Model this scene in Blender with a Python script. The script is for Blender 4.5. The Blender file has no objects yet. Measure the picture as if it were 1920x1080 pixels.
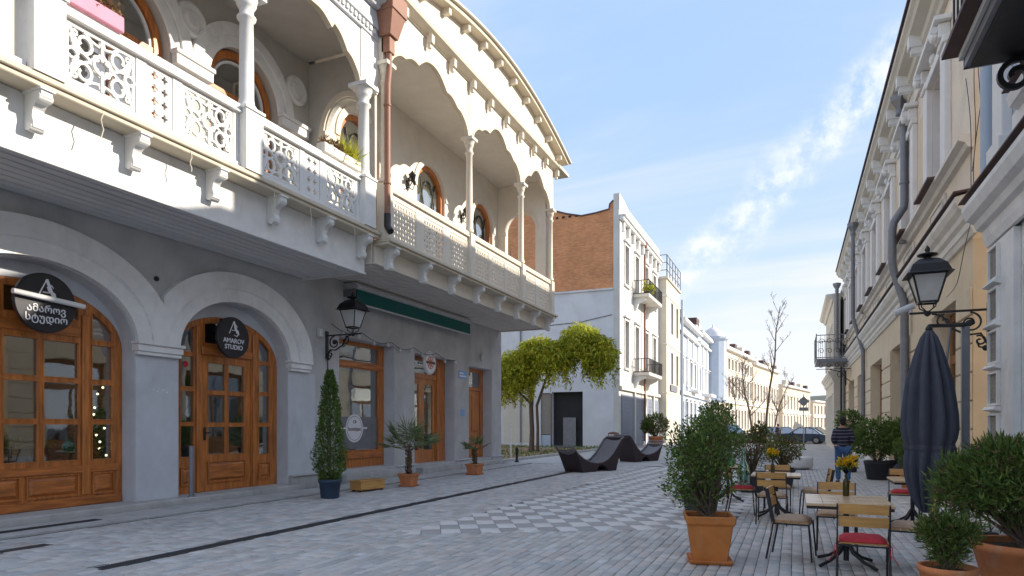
import bpy, math, random
import numpy as np
from mathutils import Vector, Matrix
from mathutils.geometry import delaunay_2d_cdt
R=math.radians; PI=math.pi
S=bpy.context.scene
COL=S.collection
# ---------------------------------------------------------------- camera
ANG=math.atan(530/1240)
cd=bpy.data.cameras.new('camera'); cam=bpy.data.objects.new('camera',cd); COL.objects.link(cam)
cam.location=(0,0,1.6); cam.rotation_euler=(R(90),0,ANG)
cd.sensor_width=36; cd.lens=36*1240/1920; cd.shift_y=258/1920; cd.clip_start=.05; cd.clip_end=3000
S.camera=cam
# ---------------------------------------------------------------- light
SUN_EL=24.1; SUN_DX,SUN_DY=1.0,.5
sunv=Vector((SUN_DX,SUN_DY,0)).normalized()*math.cos(R(SUN_EL))+Vector((0,0,math.sin(R(SUN_EL))))
W=bpy.data.worlds.new('World'); S.world=W; W.use_nodes=True
nt=W.node_tree; N=nt.nodes; Lk=nt.links; N.clear()
def nd(t,**k):
    n=N.new(t)
    for a,b in k.items(): setattr(n,a,b)
    return n
def math_(op,a,b=None,c=None):
    n=N.new('ShaderNodeMath'); n.operation=op
    for i,v in enumerate((a,b,c)):
        if v is None: continue
        if isinstance(v,(int,float)): n.inputs[i].default_value=v
        else: Lk.new(v,n.inputs[i])
    return n.outputs[0]
sky=nd('ShaderNodeTexSky'); sky.sky_type='NISHITA'; sky.sun_disc=False
sky.sun_elevation=R(SUN_EL); sky.sun_rotation=math.atan2(SUN_DX,SUN_DY)
sky.air_density=1.0; sky.dust_density=.7; sky.ozone_density=1.4
tc=nd('ShaderNodeTexCoord')
nrm=nd('ShaderNodeVectorMath',operation='NORMALIZE'); Lk.new(tc.outputs['Generated'],nrm.inputs[0])
def dotv(v):
    n=nd('ShaderNodeVectorMath',operation='DOT_PRODUCT'); Lk.new(nrm.outputs[0],n.inputs[0]); n.inputs[1].default_value=v; return n.outputs['Value']
sep=nd('ShaderNodeSeparateXYZ'); Lk.new(nrm.outputs[0],sep.inputs[0])
# high thin cirrus veil, projected on a plane overhead so that it foreshortens to the horizon
zc=math_('ADD',math_('MAXIMUM',sep.outputs[2],0.0),.16)
px=math_('DIVIDE',sep.outputs[0],zc); py=math_('DIVIDE',sep.outputs[1],zc)
cv=nd('ShaderNodeCombineXYZ'); Lk.new(px,cv.inputs[0]); Lk.new(py,cv.inputs[1])
mp=nd('ShaderNodeMapping'); mp.inputs['Rotation'].default_value=(0,0,R(35)); mp.inputs['Scale'].default_value=(.55,1.5,1); Lk.new(cv.outputs[0],mp.inputs[0])
n1=nd('ShaderNodeTexNoise'); n1.inputs['Scale'].default_value=.9; n1.inputs['Detail'].default_value=7; n1.inputs['Roughness'].default_value=.55; n1.inputs['Distortion'].default_value=.5; Lk.new(mp.outputs[0],n1.inputs['Vector'])
r1=nd('ShaderNodeMapRange',interpolation_type='SMOOTHSTEP'); r1.inputs[1].default_value=.38; r1.inputs[2].default_value=.74; r1.inputs[4].default_value=.75; Lk.new(n1.outputs[0],r1.inputs[0])
# the long broken trail of small clouds
def ray(pxx,pyy):
    u=(pxx-960)/1240; v=(798-pyy)/1240; s,c=math.sin(ANG),math.cos(ANG)
    return Vector((-s+u*c,c+u*s,v)).normalized()
A_,B_=ray(1270,535),ray(1680,105)
nv=A_.cross(B_).normalized()
n2=nd('ShaderNodeTexNoise'); n2.inputs['Scale'].default_value=9; n2.inputs['Detail'].default_value=8; n2.inputs['Roughness'].default_value=.6; Lk.new(nrm.outputs[0],n2.inputs['Vector'])
n3=nd('ShaderNodeTexNoise'); n3.inputs['Scale'].default_value=34; n3.inputs['Detail'].default_value=6; n3.inputs['Roughness'].default_value=.62; Lk.new(nrm.outputs[0],n3.inputs['Vector'])
dist=math_('ABSOLUTE',math_('ADD',dotv(nv),math_('MULTIPLY',math_('SUBTRACT',n2.outputs[0],.5),.10)))
band=nd('ShaderNodeMapRange',interpolation_type='SMOOTHSTEP'); band.inputs[1].default_value=.048; band.inputs[2].default_value=.004; Lk.new(dist,band.inputs[0])
tex=nd('ShaderNodeMapRange',interpolation_type='SMOOTHSTEP'); tex.inputs[1].default_value=.32; tex.inputs[2].default_value=.72; Lk.new(n3.outputs[0],tex.inputs[0])
trail=math_('MULTIPLY',math_('MULTIPLY',band.outputs[0],tex.outputs[0]),.8)
n4=nd('ShaderNodeTexNoise'); n4.inputs['Scale'].default_value=5; n4.inputs['Detail'].default_value=7; Lk.new(nrm.outputs[0],n4.inputs['Vector'])
low=nd('ShaderNodeMapRange',interpolation_type='SMOOTHSTEP'); low.inputs[1].default_value=.46; low.inputs[2].default_value=.0; Lk.new(sep.outputs[2],low.inputs[0])
lt=nd('ShaderNodeMapRange',interpolation_type='SMOOTHSTEP'); lt.inputs[1].default_value=.35; lt.inputs[2].default_value=.7; Lk.new(n4.outputs[0],lt.inputs[0])
veil=math_('MULTIPLY',math_('MULTIPLY',low.outputs[0],low.outputs[0]),math_('ADD',math_('MULTIPLY',lt.outputs[0],.45),.55))
mask=math_('MINIMUM',math_('ADD',math_('ADD',math_('MULTIPLY',r1.outputs[0],.95),veil),.24),.95)
mx=nd('ShaderNodeMix',data_type='RGBA'); Lk.new(mask,mx.inputs[0])
hs=nd('ShaderNodeHueSaturation'); hs.inputs['Saturation'].default_value=1.14; hs.inputs['Value'].default_value=1.0; Lk.new(sky.outputs[0],hs.inputs['Color'])
sb_=nd('ShaderNodeSeparateColor'); Lk.new(hs.outputs[0],sb_.inputs[0]); fac_=math_('MINIMUM',math_('DIVIDE',1.98,sb_.outputs[2]),1.0)
vmn=nd('ShaderNodeVectorMath',operation='SCALE'); Lk.new(hs.outputs[0],vmn.inputs[0]); Lk.new(fac_,vmn.inputs['Scale'])
Lk.new(vmn.outputs[0],mx.inputs[6]); mx.inputs[7].default_value=(1.84,1.89,2.02,1)
mx2=nd('ShaderNodeMix',data_type='RGBA'); Lk.new(trail,mx2.inputs[0]); Lk.new(mx.outputs[2],mx2.inputs[6]); mx2.inputs[7].default_value=(2.2,2.2,2.25,1)
bg=nd('ShaderNodeBackground'); bg.inputs[1].default_value=.15; Lk.new(mx2.outputs[2],bg.inputs[0])
out=nd('ShaderNodeOutputWorld'); Lk.new(bg.outputs[0],out.inputs[0])
sl=bpy.data.lights.new('sun','SUN'); sl.energy=2.0; sl.angle=R(.5); sl.color=(1,.90,.76)
so=bpy.data.objects.new('sun',sl); COL.objects.link(so); so.rotation_euler=(-sunv).to_track_quat('-Z','Y').to_euler(); so.location=(0,0,40)
S.view_settings.view_transform='Standard'; S.view_settings.look='None'; S.view_settings.exposure=1.82; S.view_settings.gamma=1; S.view_settings.use_curve_mapping=False
S.cycles.max_bounces=9; S.cycles.diffuse_bounces=6; S.cycles.transparent_max_bounces=16
# ---------------------------------------------------------------- materials
MAT={}
def mat(name,col,rough=.75,var=.10,scale=2.5,bump=.08,bscale=30,metal=0,tint=False,stain=None,grain=None,trans=0,spec=.4,obrand=0,coat=0,stretch=None):
    m=bpy.data.materials.new(name); m.use_nodes=True; t=m.node_tree; b=t.nodes['Principled BSDF']
    b.inputs['Roughness'].default_value=rough; b.inputs['Metallic'].default_value=metal
    b.inputs['Specular IOR Level'].default_value=spec
    if coat: b.inputs['Coat Weight'].default_value=coat; b.inputs['Coat Roughness'].default_value=.15
    def n(k): return t.nodes.new(k)
    co=n('ShaderNodeTexCoord').outputs['Object']
    if grain or stretch:
        mp=n('ShaderNodeMapping'); mp.inputs['Scale'].default_value=grain or stretch; t.links.new(co,mp.inputs[0]); gco=mp.outputs[0]
    else: gco=co
    ns=n('ShaderNodeTexNoise'); ns.inputs['Scale'].default_value=scale; ns.inputs['Detail'].default_value=6; ns.inputs['Roughness'].default_value=.6; t.links.new(gco,ns.inputs['Vector'])
    rp=n('ShaderNodeMapRange'); rp.inputs[1].default_value=.3; rp.inputs[2].default_value=.7; rp.inputs[3].default_value=1-var; rp.inputs[4].default_value=1+var; t.links.new(ns.outputs[0],rp.inputs[0])
    vm=n('ShaderNodeVectorMath'); vm.operation='SCALE'; vm.inputs[0].default_value=col[:3]; t.links.new(rp.outputs[0],vm.inputs['Scale']); c=vm.outputs[0]
    if stain:
        sc_,amt,scol=stain
        s2=n('ShaderNodeTexNoise'); s2.inputs['Scale'].default_value=sc_; s2.inputs['Detail'].default_value=8; s2.inputs['Roughness'].default_value=.68; s2.inputs['Distortion'].default_value=.8
        m2=n('ShaderNodeMapping'); m2.inputs['Scale'].default_value=(1,1,.45); t.links.new(co,m2.inputs[0]); t.links.new(m2.outputs[0],s2.inputs['Vector'])
        r2=n('ShaderNodeMapRange'); r2.inputs[1].default_value=.53; r2.inputs[2].default_value=.74; r2.inputs[4].default_value=amt; t.links.new(s2.outputs[0],r2.inputs[0])
        mx=n('ShaderNodeMix'); mx.data_type='RGBA'; t.links.new(r2.outputs[0],mx.inputs[0]); t.links.new(c,mx.inputs[6]); mx.inputs[7].default_value=(*scol,1); c=mx.outputs[2]
    if tint:
        at=n('ShaderNodeAttribute'); at.attribute_name='tint'
        mu=n('ShaderNodeVectorMath'); mu.operation='MULTIPLY'; t.links.new(c,mu.inputs[0]); t.links.new(at.outputs['Color'],mu.inputs[1]); c=mu.outputs[0]
    if obrand:
        oi=n('ShaderNodeObjectInfo'); r3=n('ShaderNodeMapRange'); r3.inputs[3].default_value=1-obrand; r3.inputs[4].default_value=1+obrand; t.links.new(oi.outputs['Random'],r3.inputs[0])
        v3=n('ShaderNodeVectorMath'); v3.operation='SCALE'; t.links.new(c,v3.inputs[0]); t.links.new(r3.outputs[0],v3.inputs['Scale']); c=v3.outputs[0]
    t.links.new(c,b.inputs['Base Color'])
    if rough<.99:
        rr=n('ShaderNodeMapRange'); rr.inputs[3].default_value=max(0,rough-.1); rr.inputs[4].default_value=min(1,rough+.12); t.links.new(ns.outputs[0],rr.inputs[0]); t.links.new(rr.outputs[0],b.inputs['Roughness'])
    if bump:
        nb=n('ShaderNodeTexNoise'); nb.inputs['Scale'].default_value=bscale; nb.inputs['Detail'].default_value=4; t.links.new(gco,nb.inputs['Vector'])
        bp=n('ShaderNodeBump'); bp.inputs['Strength'].default_value=bump; bp.inputs['Distance'].default_value=.02; t.links.new(nb.outputs[0],bp.inputs['Height']); t.links.new(bp.outputs[0],b.inputs['Normal'])
    if trans:
        tr=n('ShaderNodeBsdfTranslucent'); t.links.new(c,tr.inputs[0]); ms=n('ShaderNodeMixShader'); ms.inputs[0].default_value=trans
        t.links.new(b.outputs[0],ms.inputs[1]); t.links.new(tr.outputs[0],ms.inputs[2]); t.links.new(ms.outputs[0],t.nodes['Material Output'].inputs[0])
    MAT[name]=m; return m
def glassmat(name,tintc=(.85,.88,.88),base=.06,power=1.0,col=(0.9,.95,1)):
    m=bpy.data.materials.new(name); m.use_nodes=True; t=m.node_tree; t.nodes.clear()
    o=t.nodes.new('ShaderNodeOutputMaterial'); tr=t.nodes.new('ShaderNodeBsdfTransparent'); tr.inputs[0].default_value=(*tintc,1)
    g=t.nodes.new('ShaderNodeBsdfGlossy'); g.inputs['Roughness'].default_value=.02; g.inputs[0].default_value=(*col,1)
    lw=t.nodes.new('ShaderNodeLayerWeight'); lw.inputs[0].default_value=.35
    mr=t.nodes.new('ShaderNodeMapRange'); mr.inputs[3].default_value=base; mr.inputs[4].default_value=min(1,base+power*.7)
    t.links.new(lw.outputs['Facing'],mr.inputs[0])
    ns=t.nodes.new('ShaderNodeTexNoise'); ns.inputs['Scale'].default_value=1.2; tc=t.nodes.new('ShaderNodeTexCoord'); t.links.new(tc.outputs['Object'],ns.inputs['Vector'])
    bp=t.nodes.new('ShaderNodeBump'); bp.inputs['Strength'].default_value=.15; bp.inputs['Distance'].default_value=.02; t.links.new(ns.outputs[0],bp.inputs['Height']); t.links.new(bp.outputs[0],g.inputs['Normal'])
    mx=t.nodes.new('ShaderNodeMixShader'); t.links.new(mr.outputs[0],mx.inputs[0]); t.links.new(tr.outputs[0],mx.inputs[1]); t.links.new(g.outputs[0],mx.inputs[2]); t.links.new(mx.outputs[0],o.inputs[0])
    MAT[name]=m; return m
def emit(name,col,st):
    m=bpy.data.materials.new(name); m.use_nodes=True; b=m.node_tree.nodes['Principled BSDF']
    b.inputs['Base Color'].default_value=(*col,1); b.inputs['Emission Color'].default_value=(*col,1); b.inputs['Emission Strength'].default_value=st; MAT[name]=m; return m
STN=(.16,.15,.14)
mat('grey_plaster',(.49,.485,.48),.85,.13,1.3,.16,22,stain=(.9,.55,(.30,.295,.29)))
mat('blue_grey_paint',(.56,.58,.61),.8,.09,1.6,.12,26,stain=(1.1,.5,(.38,.395,.42)))
mat('beige_grey_plaster',(.52,.50,.46),.85,.08,2.0,.06,30)
mat('white_paint',(.73,.725,.70),.62,.07,3,.08,25,stain=(1.8,.4,(.45,.42,.36)))
mat('moulding_white',(.78,.775,.76),.7,.08,3,.12,22,stain=(1.4,.4,(.46,.45,.43)))
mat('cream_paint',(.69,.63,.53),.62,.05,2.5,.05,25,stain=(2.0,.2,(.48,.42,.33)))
mat('deep_cream_trim',(.60,.53,.41),.65,.07,2.5,.05,25)  # deeper cream for ledges, cornices and valance edges
mat('pale_plaster',(.70,.66,.59),.8,.06,2,.05,30)
mat('soffit_paint',(.66,.66,.65),.7,.09,2.5,.08,30,obrand=.06,stretch=(3,.4,3))
mat('soffit_warm',(.70,.65,.59),.7,.08,2.5,.08,30,obrand=.06,stretch=(3,.4,3))
mat('varnished_wood',(.46,.15,.030),.36,.42,3.5,.12,30,grain=(4,4,.5),spec=.5,coat=.25)
mat('varnished_wood_h',(.43,.135,.027),.38,.42,3.5,.12,30,grain=(4,.5,4),spec=.5,coat=.25)
mat('old_wood',(.16,.07,.035),.55,.25,5,.12,30,grain=(4,4,.5))
mat('dark_void',(.030,.030,.032),.9,.2,2,0)
mat('room_plaster',(.55,.52,.47),.9,.10,2,.02)
mat('black_metal',(.012,.012,.014),.45,.1,6,.03,40,spec=.5)
mat('grey_metal',(.21,.215,.235),.45,.12,5,.04,30,metal=.3)
mat('pipe_brown',(.27,.13,.085),.55,.12,4,.05,30)
mat('sign_black',(.018,.018,.024),.35,.1,5,0)
mat('sign_white',(.75,.75,.78),.5,.05,5,0)
mat('sign_orange',(.62,.16,.05),.5,.05,5,0)
mat('sign_blue',(.20,.38,.66),.4,.05,5,0)
mat('sign_brown',(.12,.06,.04),.5,.05,5,0)
mat('awning_green',(.012,.115,.105),.8,.1,6,.05,60)
mat('awning_grey',(.55,.55,.55),.6,.06,5,.02)
mat('concrete',(.46,.45,.43),.88,.14,2.5,.25,24,stain=(1.6,.4,(.17,.165,.155)))
mat('paver_stone',(.50,.485,.465),.74,.16,3.5,.25,60,tint=True,spec=.35,stain=(.45,.55,(.30,.285,.27)))
mat('paver_joint',(.12,.117,.115),.95,.2,8,.3,60)
mat('tile_light',(.66,.645,.625),.7,.10,4,.15,50,tint=True)
mat('tile_dark',(.36,.35,.34),.7,.12,4,.15,50,tint=True)
mat('iron_grate',(.045,.045,.048),.6,.2,10,.2,40)
mat('soil',(.30,.20,.115),.95,.3,1.6,.6,14,stain=(1.0,.7,(.13,.115,.055)))
mat('terracotta',(.55,.20,.075),.75,.16,5,.12,30,stain=(5,.6,(.50,.38,.28)))
mat('orange_plastic',(.50,.17,.038),.65,.14,5,.08,30,stain=(3.0,.45,(.45,.30,.18)))
mat('blue_pot',(.030,.055,.095),.5,.15,5,.06,30)
mat('dark_pot',(.030,.032,.040),.55,.15,5,.05,30)
mat('earth_fill',(.06,.04,.025),.95,.3,20,.8,40)
mat('bark',(.13,.095,.07),.9,.3,6,.6,22,grain=(3,3,.8))
mat('twig',(.15,.10,.075),.9,.2,8,.3,30)
mat('leaf_dark',(.115,.185,.042),.6,.3,1.8,0,tint=True,trans=.30,spec=.3)
mat('leaf_bright',(.40,.43,.040),.6,.25,1.0,0,tint=True,trans=.40,spec=.3)
mat('leaf_palm',(.15,.20,.085),.55,.25,3,0,tint=True,trans=.25,spec=.4)
mat('leaf_dry',(.20,.13,.06),.8,.3,3,0,tint=True,trans=.3)
mat('petal',(.70,.48,.02),.6,.2,30,0,tint=True,trans=.35)
mat('wicker',(.045,.030,.034),.6,.2,30,.6,160,spec=.4)
mat('wicker_inside',(.20,.19,.20),.6,.2,30,.5,160,spec=.4)
mat('brick_wall',(.36,.14,.055),.9,.1,2,0)
mat('whitewash',(.68,.69,.71),.9,.08,.8,.06,12,stain=(.28,.55,(.46,.45,.42)))
mat('facade_cream',(.76,.66,.53),.85,.08,1.2,.08,14,stain=(.9,.35,(.40,.33,.25)))
mat('facade_white',(.62,.605,.56),.85,.08,1.0,.1,10,stain=(.8,.4,(.42,.39,.33)))
mat('facade_blue',(.44,.51,.60),.85,.07,1.0,.08,10,stain=(.8,.3,(.30,.34,.40)))
mat('facade_sand',(.60,.56,.48),.85,.07,1.0,.06,10)
mat('facade_warm',(.64,.56,.44),.85,.09,.7,.08,8,stain=(.5,.5,(.48,.38,.26)))
mat('ochre',(.68,.555,.385),.85,.07,1.5,.06,26,stain=(1.3,.25,(.36,.27,.17)))
mat('stone_trim',(.72,.68,.61),.8,.08,2.2,.12,20,stain=(1.8,.35,(.38,.35,.30)))
mat('lilac_white',(.76,.74,.72),.75,.05,2.2,.05,26)
mat('pebble_dash',(.30,.275,.24),.95,.45,42,1.0,60)
mat('roof_tin',(.10,.055,.05),.6,.2,3,.1,12)
mat('window_wood',(.28,.12,.04),.5,.2,5,.08,30)
mat('window_dark',(.05,.055,.065),.25,.3,1.0,0)
mat('umbrella_cloth',(.070,.075,.10),.85,.12,6,.15,200)
mat('slat_wood',(.56,.30,.095),.45,.2,6,.06,40,grain=(.5,6,6),obrand=.06)
mat('table_wood',(.62,.42,.24),.28,.12,4,.03,30,grain=(.6,5,5),spec=.6)
mat('cushion_beige',(.50,.35,.24),.9,.12,9,.2,120)
mat('cushion_red',(.48,.035,.045),.85,.1,9,.2,120)
mat('lamp_glass_white',(.80,.81,.80),.25,.06,5,0,trans=.5)
mat('plastic_white',(.6,.6,.6),.4,.05,5,0)
mat('pink_box',(.62,.27,.36),.7,.1,5,.05)
mat('skin',(.42,.24,.17),.6,.05,5,0)
mat('hair',(.020,.014,.012),.7,.2,20,.3)
mat('denim',(.055,.12,.27),.9,.18,14,.2,90)
mat('shoe',(.03,.03,.03),.6,.1,5,0)
mat('rubber',(.012,.012,.012),.8,.1,5,0)
mat('car_blue',(.025,.045,.085),.25,.03,2,0,coat=.8)
mat('car_silver',(.42,.44,.47),.3,.03,2,0,metal=.5,coat=.5)
mat('car_white',(.62,.63,.64),.3,.03,2,0,coat=.5)
mat('car_dark',(.03,.032,.036),.3,.03,2,0,coat=.6)
mat('rim',(.3,.3,.31),.35,.05,5,0,metal=.7)
mat('asphalt',(.055,.055,.058),.9,.15,6,.3,50)
mat('roller_shutter',(.23,.26,.32),.6,.08,3,.05)
mat('bottle_green',(.05,.045,.008),.15,.1,5,0)
mat('curtain',(.60,.55,.42),.9,.08,3,0)
mat('hill_green',(.10,.11,.09),.95,.2,.05,0)
glassmat('pane_glass',(.80,.82,.80),.13,1.0)
glassmat('shop_glass',(.80,.82,.80),.13,1.0)
glassmat('green_glass',(.15,.62,.42),.12,.8,(.7,1,.9))
glassmat('pale_green_glass',(.55,.78,.68),.18,.8,(.85,1,.95))
glassmat('car_glass',(.10,.12,.14),.35,.6)
glassmat('far_glass',(.18,.20,.23),.35,.6)
emit('bulb',(1,.86,.62),1.6); emit('amber_lamp',(1,.38,.06),2.2)
# knitted sweater with pale stripes
m=mat('striped_knit',(.030,.030,.055),.95,.2,20,.3,90); t=m.node_tree; b=t.nodes['Principled BSDF']; old=b.inputs['Base Color'].links[0].from_socket
w=t.nodes.new('ShaderNodeTexWave'); w.bands_direction='Z'; w.inputs['Scale'].default_value=3.4; w.inputs['Distortion'].default_value=2.2; w.inputs['Detail'].default_value=1
tcn=t.nodes.new('ShaderNodeTexCoord'); t.links.new(tcn.outputs['Object'],w.inputs['Vector'])
rr=t.nodes.new('ShaderNodeMapRange'); rr.inputs[1].default_value=.78; rr.inputs[2].default_value=.9; rr.inputs[4].default_value=.8; t.links.new(w.outputs[1],rr.inputs[0])
mx=t.nodes.new('ShaderNodeMix'); mx.data_type='RGBA'; t.links.new(rr.outputs[0],mx.inputs[0]); t.links.new(old,mx.inputs[6]); mx.inputs[7].default_value=(.20,.20,.23,1); t.links.new(mx.outputs[2],b.inputs['Base Color'])
# brick patterns (far brick wall; paving beyond the built pavers)
def brickify(name,plane,c1,c2,mortar,bw,bh,ms,off=.5,bumpd=.01):
    m=MAT[name]; t=m.node_tree; b=t.nodes['Principled BSDF']
    tcn=t.nodes.new('ShaderNodeTexCoord'); sp=t.nodes.new('ShaderNodeSeparateXYZ'); cb=t.nodes.new('ShaderNodeCombineXYZ'); t.links.new(tcn.outputs['Object'],sp.inputs[0])
    t.links.new(sp.outputs['XYZ'.index(plane[0])],cb.inputs[0]); t.links.new(sp.outputs['XYZ'.index(plane[1])],cb.inputs[1])
    br=t.nodes.new('ShaderNodeTexBrick'); br.inputs['Scale'].default_value=1; br.inputs['Brick Width'].default_value=bw; br.inputs['Row Height'].default_value=bh; br.inputs['Mortar Size'].default_value=ms; br.offset=off
    br.inputs['Color1'].default_value=(*c1,1); br.inputs['Color2'].default_value=(*c2,1); br.inputs['Mortar'].default_value=(*mortar,1); t.links.new(cb.outputs[0],br.inputs['Vector'])
    ns=t.nodes.new('ShaderNodeTexNoise'); ns.inputs['Scale'].default_value=.9; ns.inputs['Detail'].default_value=6; t.links.new(tcn.outputs['Object'],ns.inputs['Vector'])
    rp=t.nodes.new('ShaderNodeMapRange'); rp.inputs[1].default_value=.3; rp.inputs[2].default_value=.7; rp.inputs[3].default_value=.84; rp.inputs[4].default_value=1.14; t.links.new(ns.outputs[0],rp.inputs[0])
    v=t.nodes.new('ShaderNodeVectorMath'); v.operation='SCALE'; t.links.new(br.outputs[0],v.inputs[0]); t.links.new(rp.outputs[0],v.inputs['Scale']); t.links.new(v.outputs[0],b.inputs['Base Color'])
    bp=t.nodes.new('ShaderNodeBump'); bp.inputs['Strength'].default_value=.6; bp.inputs['Distance'].default_value=bumpd; bp.invert=True; t.links.new(br.outputs['Fac'],bp.inputs['Height']); t.links.new(bp.outputs[0],b.inputs['Normal'])
brickify('brick_wall','XZ',(.78,.31,.11),(.58,.20,.065),(.55,.38,.25),.25,.085,.012)
mat('paving_far',(.2,.2,.2),.75,.1,2,0)
brickify('paving_far','YX',(.48,.46,.44),(.43,.412,.395),(.28,.265,.25),.24,.12,.008)
# ---------------------------------------------------------------- mesh helpers
class MB:
    def __init__(s): s.v=[]; s.f=[]; s.sm=[]
    def add(s,vs,fs,smooth=False):
        b=len(s.v); s.v.extend(vs); s.f.extend([tuple(b+i for i in f) for f in fs]); s.sm.extend([smooth]*len(fs)); return s
    def box(s,x0,x1,y0,y1,z0,z1):
        v=[(x,y,z) for z in (z0,z1) for y in (y0,y1) for x in (x0,x1)]
        return s.add(v,[(0,2,3,1),(4,5,7,6),(0,1,5,4),(2,6,7,3),(0,4,6,2),(1,3,7,5)])
    def fbox(s,f,a0,a1,b0,b1,d0,d1):
        v=[f(a,b,d) for d in (d0,d1) for b in (b0,b1) for a in (a0,a1)]
        return s.add(v,[(0,2,3,1),(4,5,7,6),(0,1,5,4),(2,6,7,3),(0,4,6,2),(1,3,7,5)])
    def bar(s,p,q,w,h=None):
        p=Vector(p); q=Vector(q); h=h or w; d=(q-p).normalized(); up=Vector((0,0,1)) if abs(d.z)<.95 else Vector((1,0,0))
        a=d.cross(up).normalized()*w/2; b=d.cross(a).normalized()*h/2
        v=[tuple(c+x*a+y*b) for c in (p,q) for x,y in ((-1,-1),(1,-1),(1,1),(-1,1))]
        return s.add(v,[(3,2,1,0),(4,5,6,7),(0,1,5,4),(1,2,6,5),(2,3,7,6),(3,0,4,7)])
    def tube(s,pts,r,n=8,cap=True):
        pts=[Vector(p) for p in pts]; rs=r if isinstance(r,(list,tuple)) else [r]*len(pts); vs=[]; prev=None
        for i,p in enumerate(pts):
            d=(pts[min(i+1,len(pts)-1)]-pts[max(i-1,0)]).normalized()
            if prev is None:
                up=Vector((0,0,1)) if abs(d.z)<.9 else Vector((1,0,0)); a=d.cross(up).normalized()
            else: a=(prev-d*prev.dot(d)).normalized()
            prev=a; b=d.cross(a)
            for k in range(n):
                t=2*PI*k/n; vs.append(tuple(p+(a*math.cos(t)+b*math.sin(t))*rs[i]))
        fs=[(i*n+k,i*n+(k+1)%n,(i+1)*n+(k+1)%n,(i+1)*n+k) for i in range(len(pts)-1) for k in range(n)]
        s.add(vs,fs,True)
        if cap: s.add([vs[k] for k in range(n)],[tuple(range(n))[::-1]]); s.add(vs[-n:],[tuple(range(n))])
        return s
    def lathe(s,prof,c=(0,0,0),n=20,smooth=True,sx=1,sy=1):
        vs=[(c[0]+r*math.cos(2*PI*k/n)*sx,c[1]+r*math.sin(2*PI*k/n)*sy,c[2]+z) for r,z in prof for k in range(n)]
        fs=[(i*n+k,i*n+(k+1)%n,(i+1)*n+(k+1)%n,(i+1)*n+k) for i in range(len(prof)-1) for k in range(n)]
        s.add(vs,fs,smooth)
        if prof[0][0]>1e-4: s.add(vs[:n],[tuple(range(n))[::-1]])
        if prof[-1][0]>1e-4: s.add(vs[-n:],[tuple(range(n))])
        return s
    def sphere(s,c,r,n=12,m=8):
        rr=r if isinstance(r,(tuple,list)) else (r,r,r); vs=[]
        for i in range(m+1):
            ph=PI*i/m
            for k in range(n):
                t=2*PI*k/n; vs.append((c[0]+rr[0]*math.sin(ph)*math.cos(t),c[1]+rr[1]*math.sin(ph)*math.sin(t),c[2]-rr[2]*math.cos(ph)))
        return s.add(vs,[(i*n+k,i*n+(k+1)%n,(i+1)*n+(k+1)%n,(i+1)*n+k) for i in range(m) for k in range(n)],True)
    def ribbon(s,pts,w,f,d0,d1,closed=False):
        P=[Vector(p) for p in pts]; n=len(P); L=[];Rr=[]
        for i,p in enumerate(P):
            a=P[(i-1)%n] if (closed or i>0) else p; b=P[(i+1)%n] if (closed or i<n-1) else p
            d1_=(p-a); d2_=(b-p)
            if d1_.length<1e-9: d1_=d2_
            if d2_.length<1e-9: d2_=d1_
            t=(d1_.normalized()+d2_.normalized()); t=t.normalized() if t.length>1e-6 else d1_.normalized()
            nn=Vector((-t.y,t.x)); ww=w[i] if isinstance(w,(list,tuple)) else w
            L.append(p+nn*ww/2); Rr.append(p-nn*ww/2)
        vs=[]
        for i in range(n): vs+= [f(L[i].x,L[i].y,d0),f(Rr[i].x,Rr[i].y,d0),f(Rr[i].x,Rr[i].y,d1),f(L[i].x,L[i].y,d1)]
        fs=[]
        for i in range(n if closed else n-1):
            j=(i+1)%n
            for k in range(4): fs.append((i*4+k,i*4+(k+1)%4,j*4+(k+1)%4,j*4+k))
        if not closed: fs+=[(3,2,1,0),((n-1)*4,(n-1)*4+1,(n-1)*4+2,(n-1)*4+3)]
        return s.add(vs,fs)
    def plate(s,outer,holes,f,d0,d1):
        loops=[outer]+list(holes); vs=[];es=[]
        for lp in loops:
            b=len(vs); vs+= [Vector((a,c)) for a,c in lp]; es+=[(b+i,b+(i+1)%len(lp)) for i in range(len(lp))]
        rv,_,rf,_,_,_=delaunay_2d_cdt(vs,es,[],0,1e-5)
        def ins(p,lp):
            c=False; j=len(lp)-1
            for i in range(len(lp)):
                if (lp[i][1]>p[1])!=(lp[j][1]>p[1]) and p[0]<(lp[j][0]-lp[i][0])*(p[1]-lp[i][1])/(lp[j][1]-lp[i][1])+lp[i][0]: c=not c
                j=i
            return c
        fs=[]
        for t in rf:
            c=(sum(rv[i].x for i in t)/3,sum(rv[i].y for i in t)/3)
            if ins(c,outer) and not any(ins(c,h) for h in holes): fs.append(tuple(t))
        s.add([f(v.x,v.y,d1) for v in rv],fs); s.add([f(v.x,v.y,d0) for v in rv],[t[::-1] for t in fs])
        for lp in loops:
            n=len(lp); s.add([f(a,c,d) for a,c in lp for d in (d0,d1)],[(2*i,2*((i+1)%n),2*((i+1)%n)+1,2*i+1) for i in range(n)])
        return s
    def profile(s,prof,p,q,up=(0,0,1),out=(1,0,0)):
        """extrude a closed profile [(out,up)] from p to q"""
        up=Vector(up); o=Vector(out); n=len(prof)
        vs=[tuple(Vector(c)+o*a+up*b) for c in (p,q) for a,b in prof]
        return s.add(vs,[(i,(i+1)%n,n+(i+1)%n,n+i) for i in range(n)]+[tuple(range(n))[::-1],tuple(range(n,2*n))])
    def mesh(s,name):
        me=bpy.data.meshes.new(name); me.from_pydata(s.v,[],s.f); me.polygons.foreach_set('use_smooth',s.sm); me.update(); return me
FR={}
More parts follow.
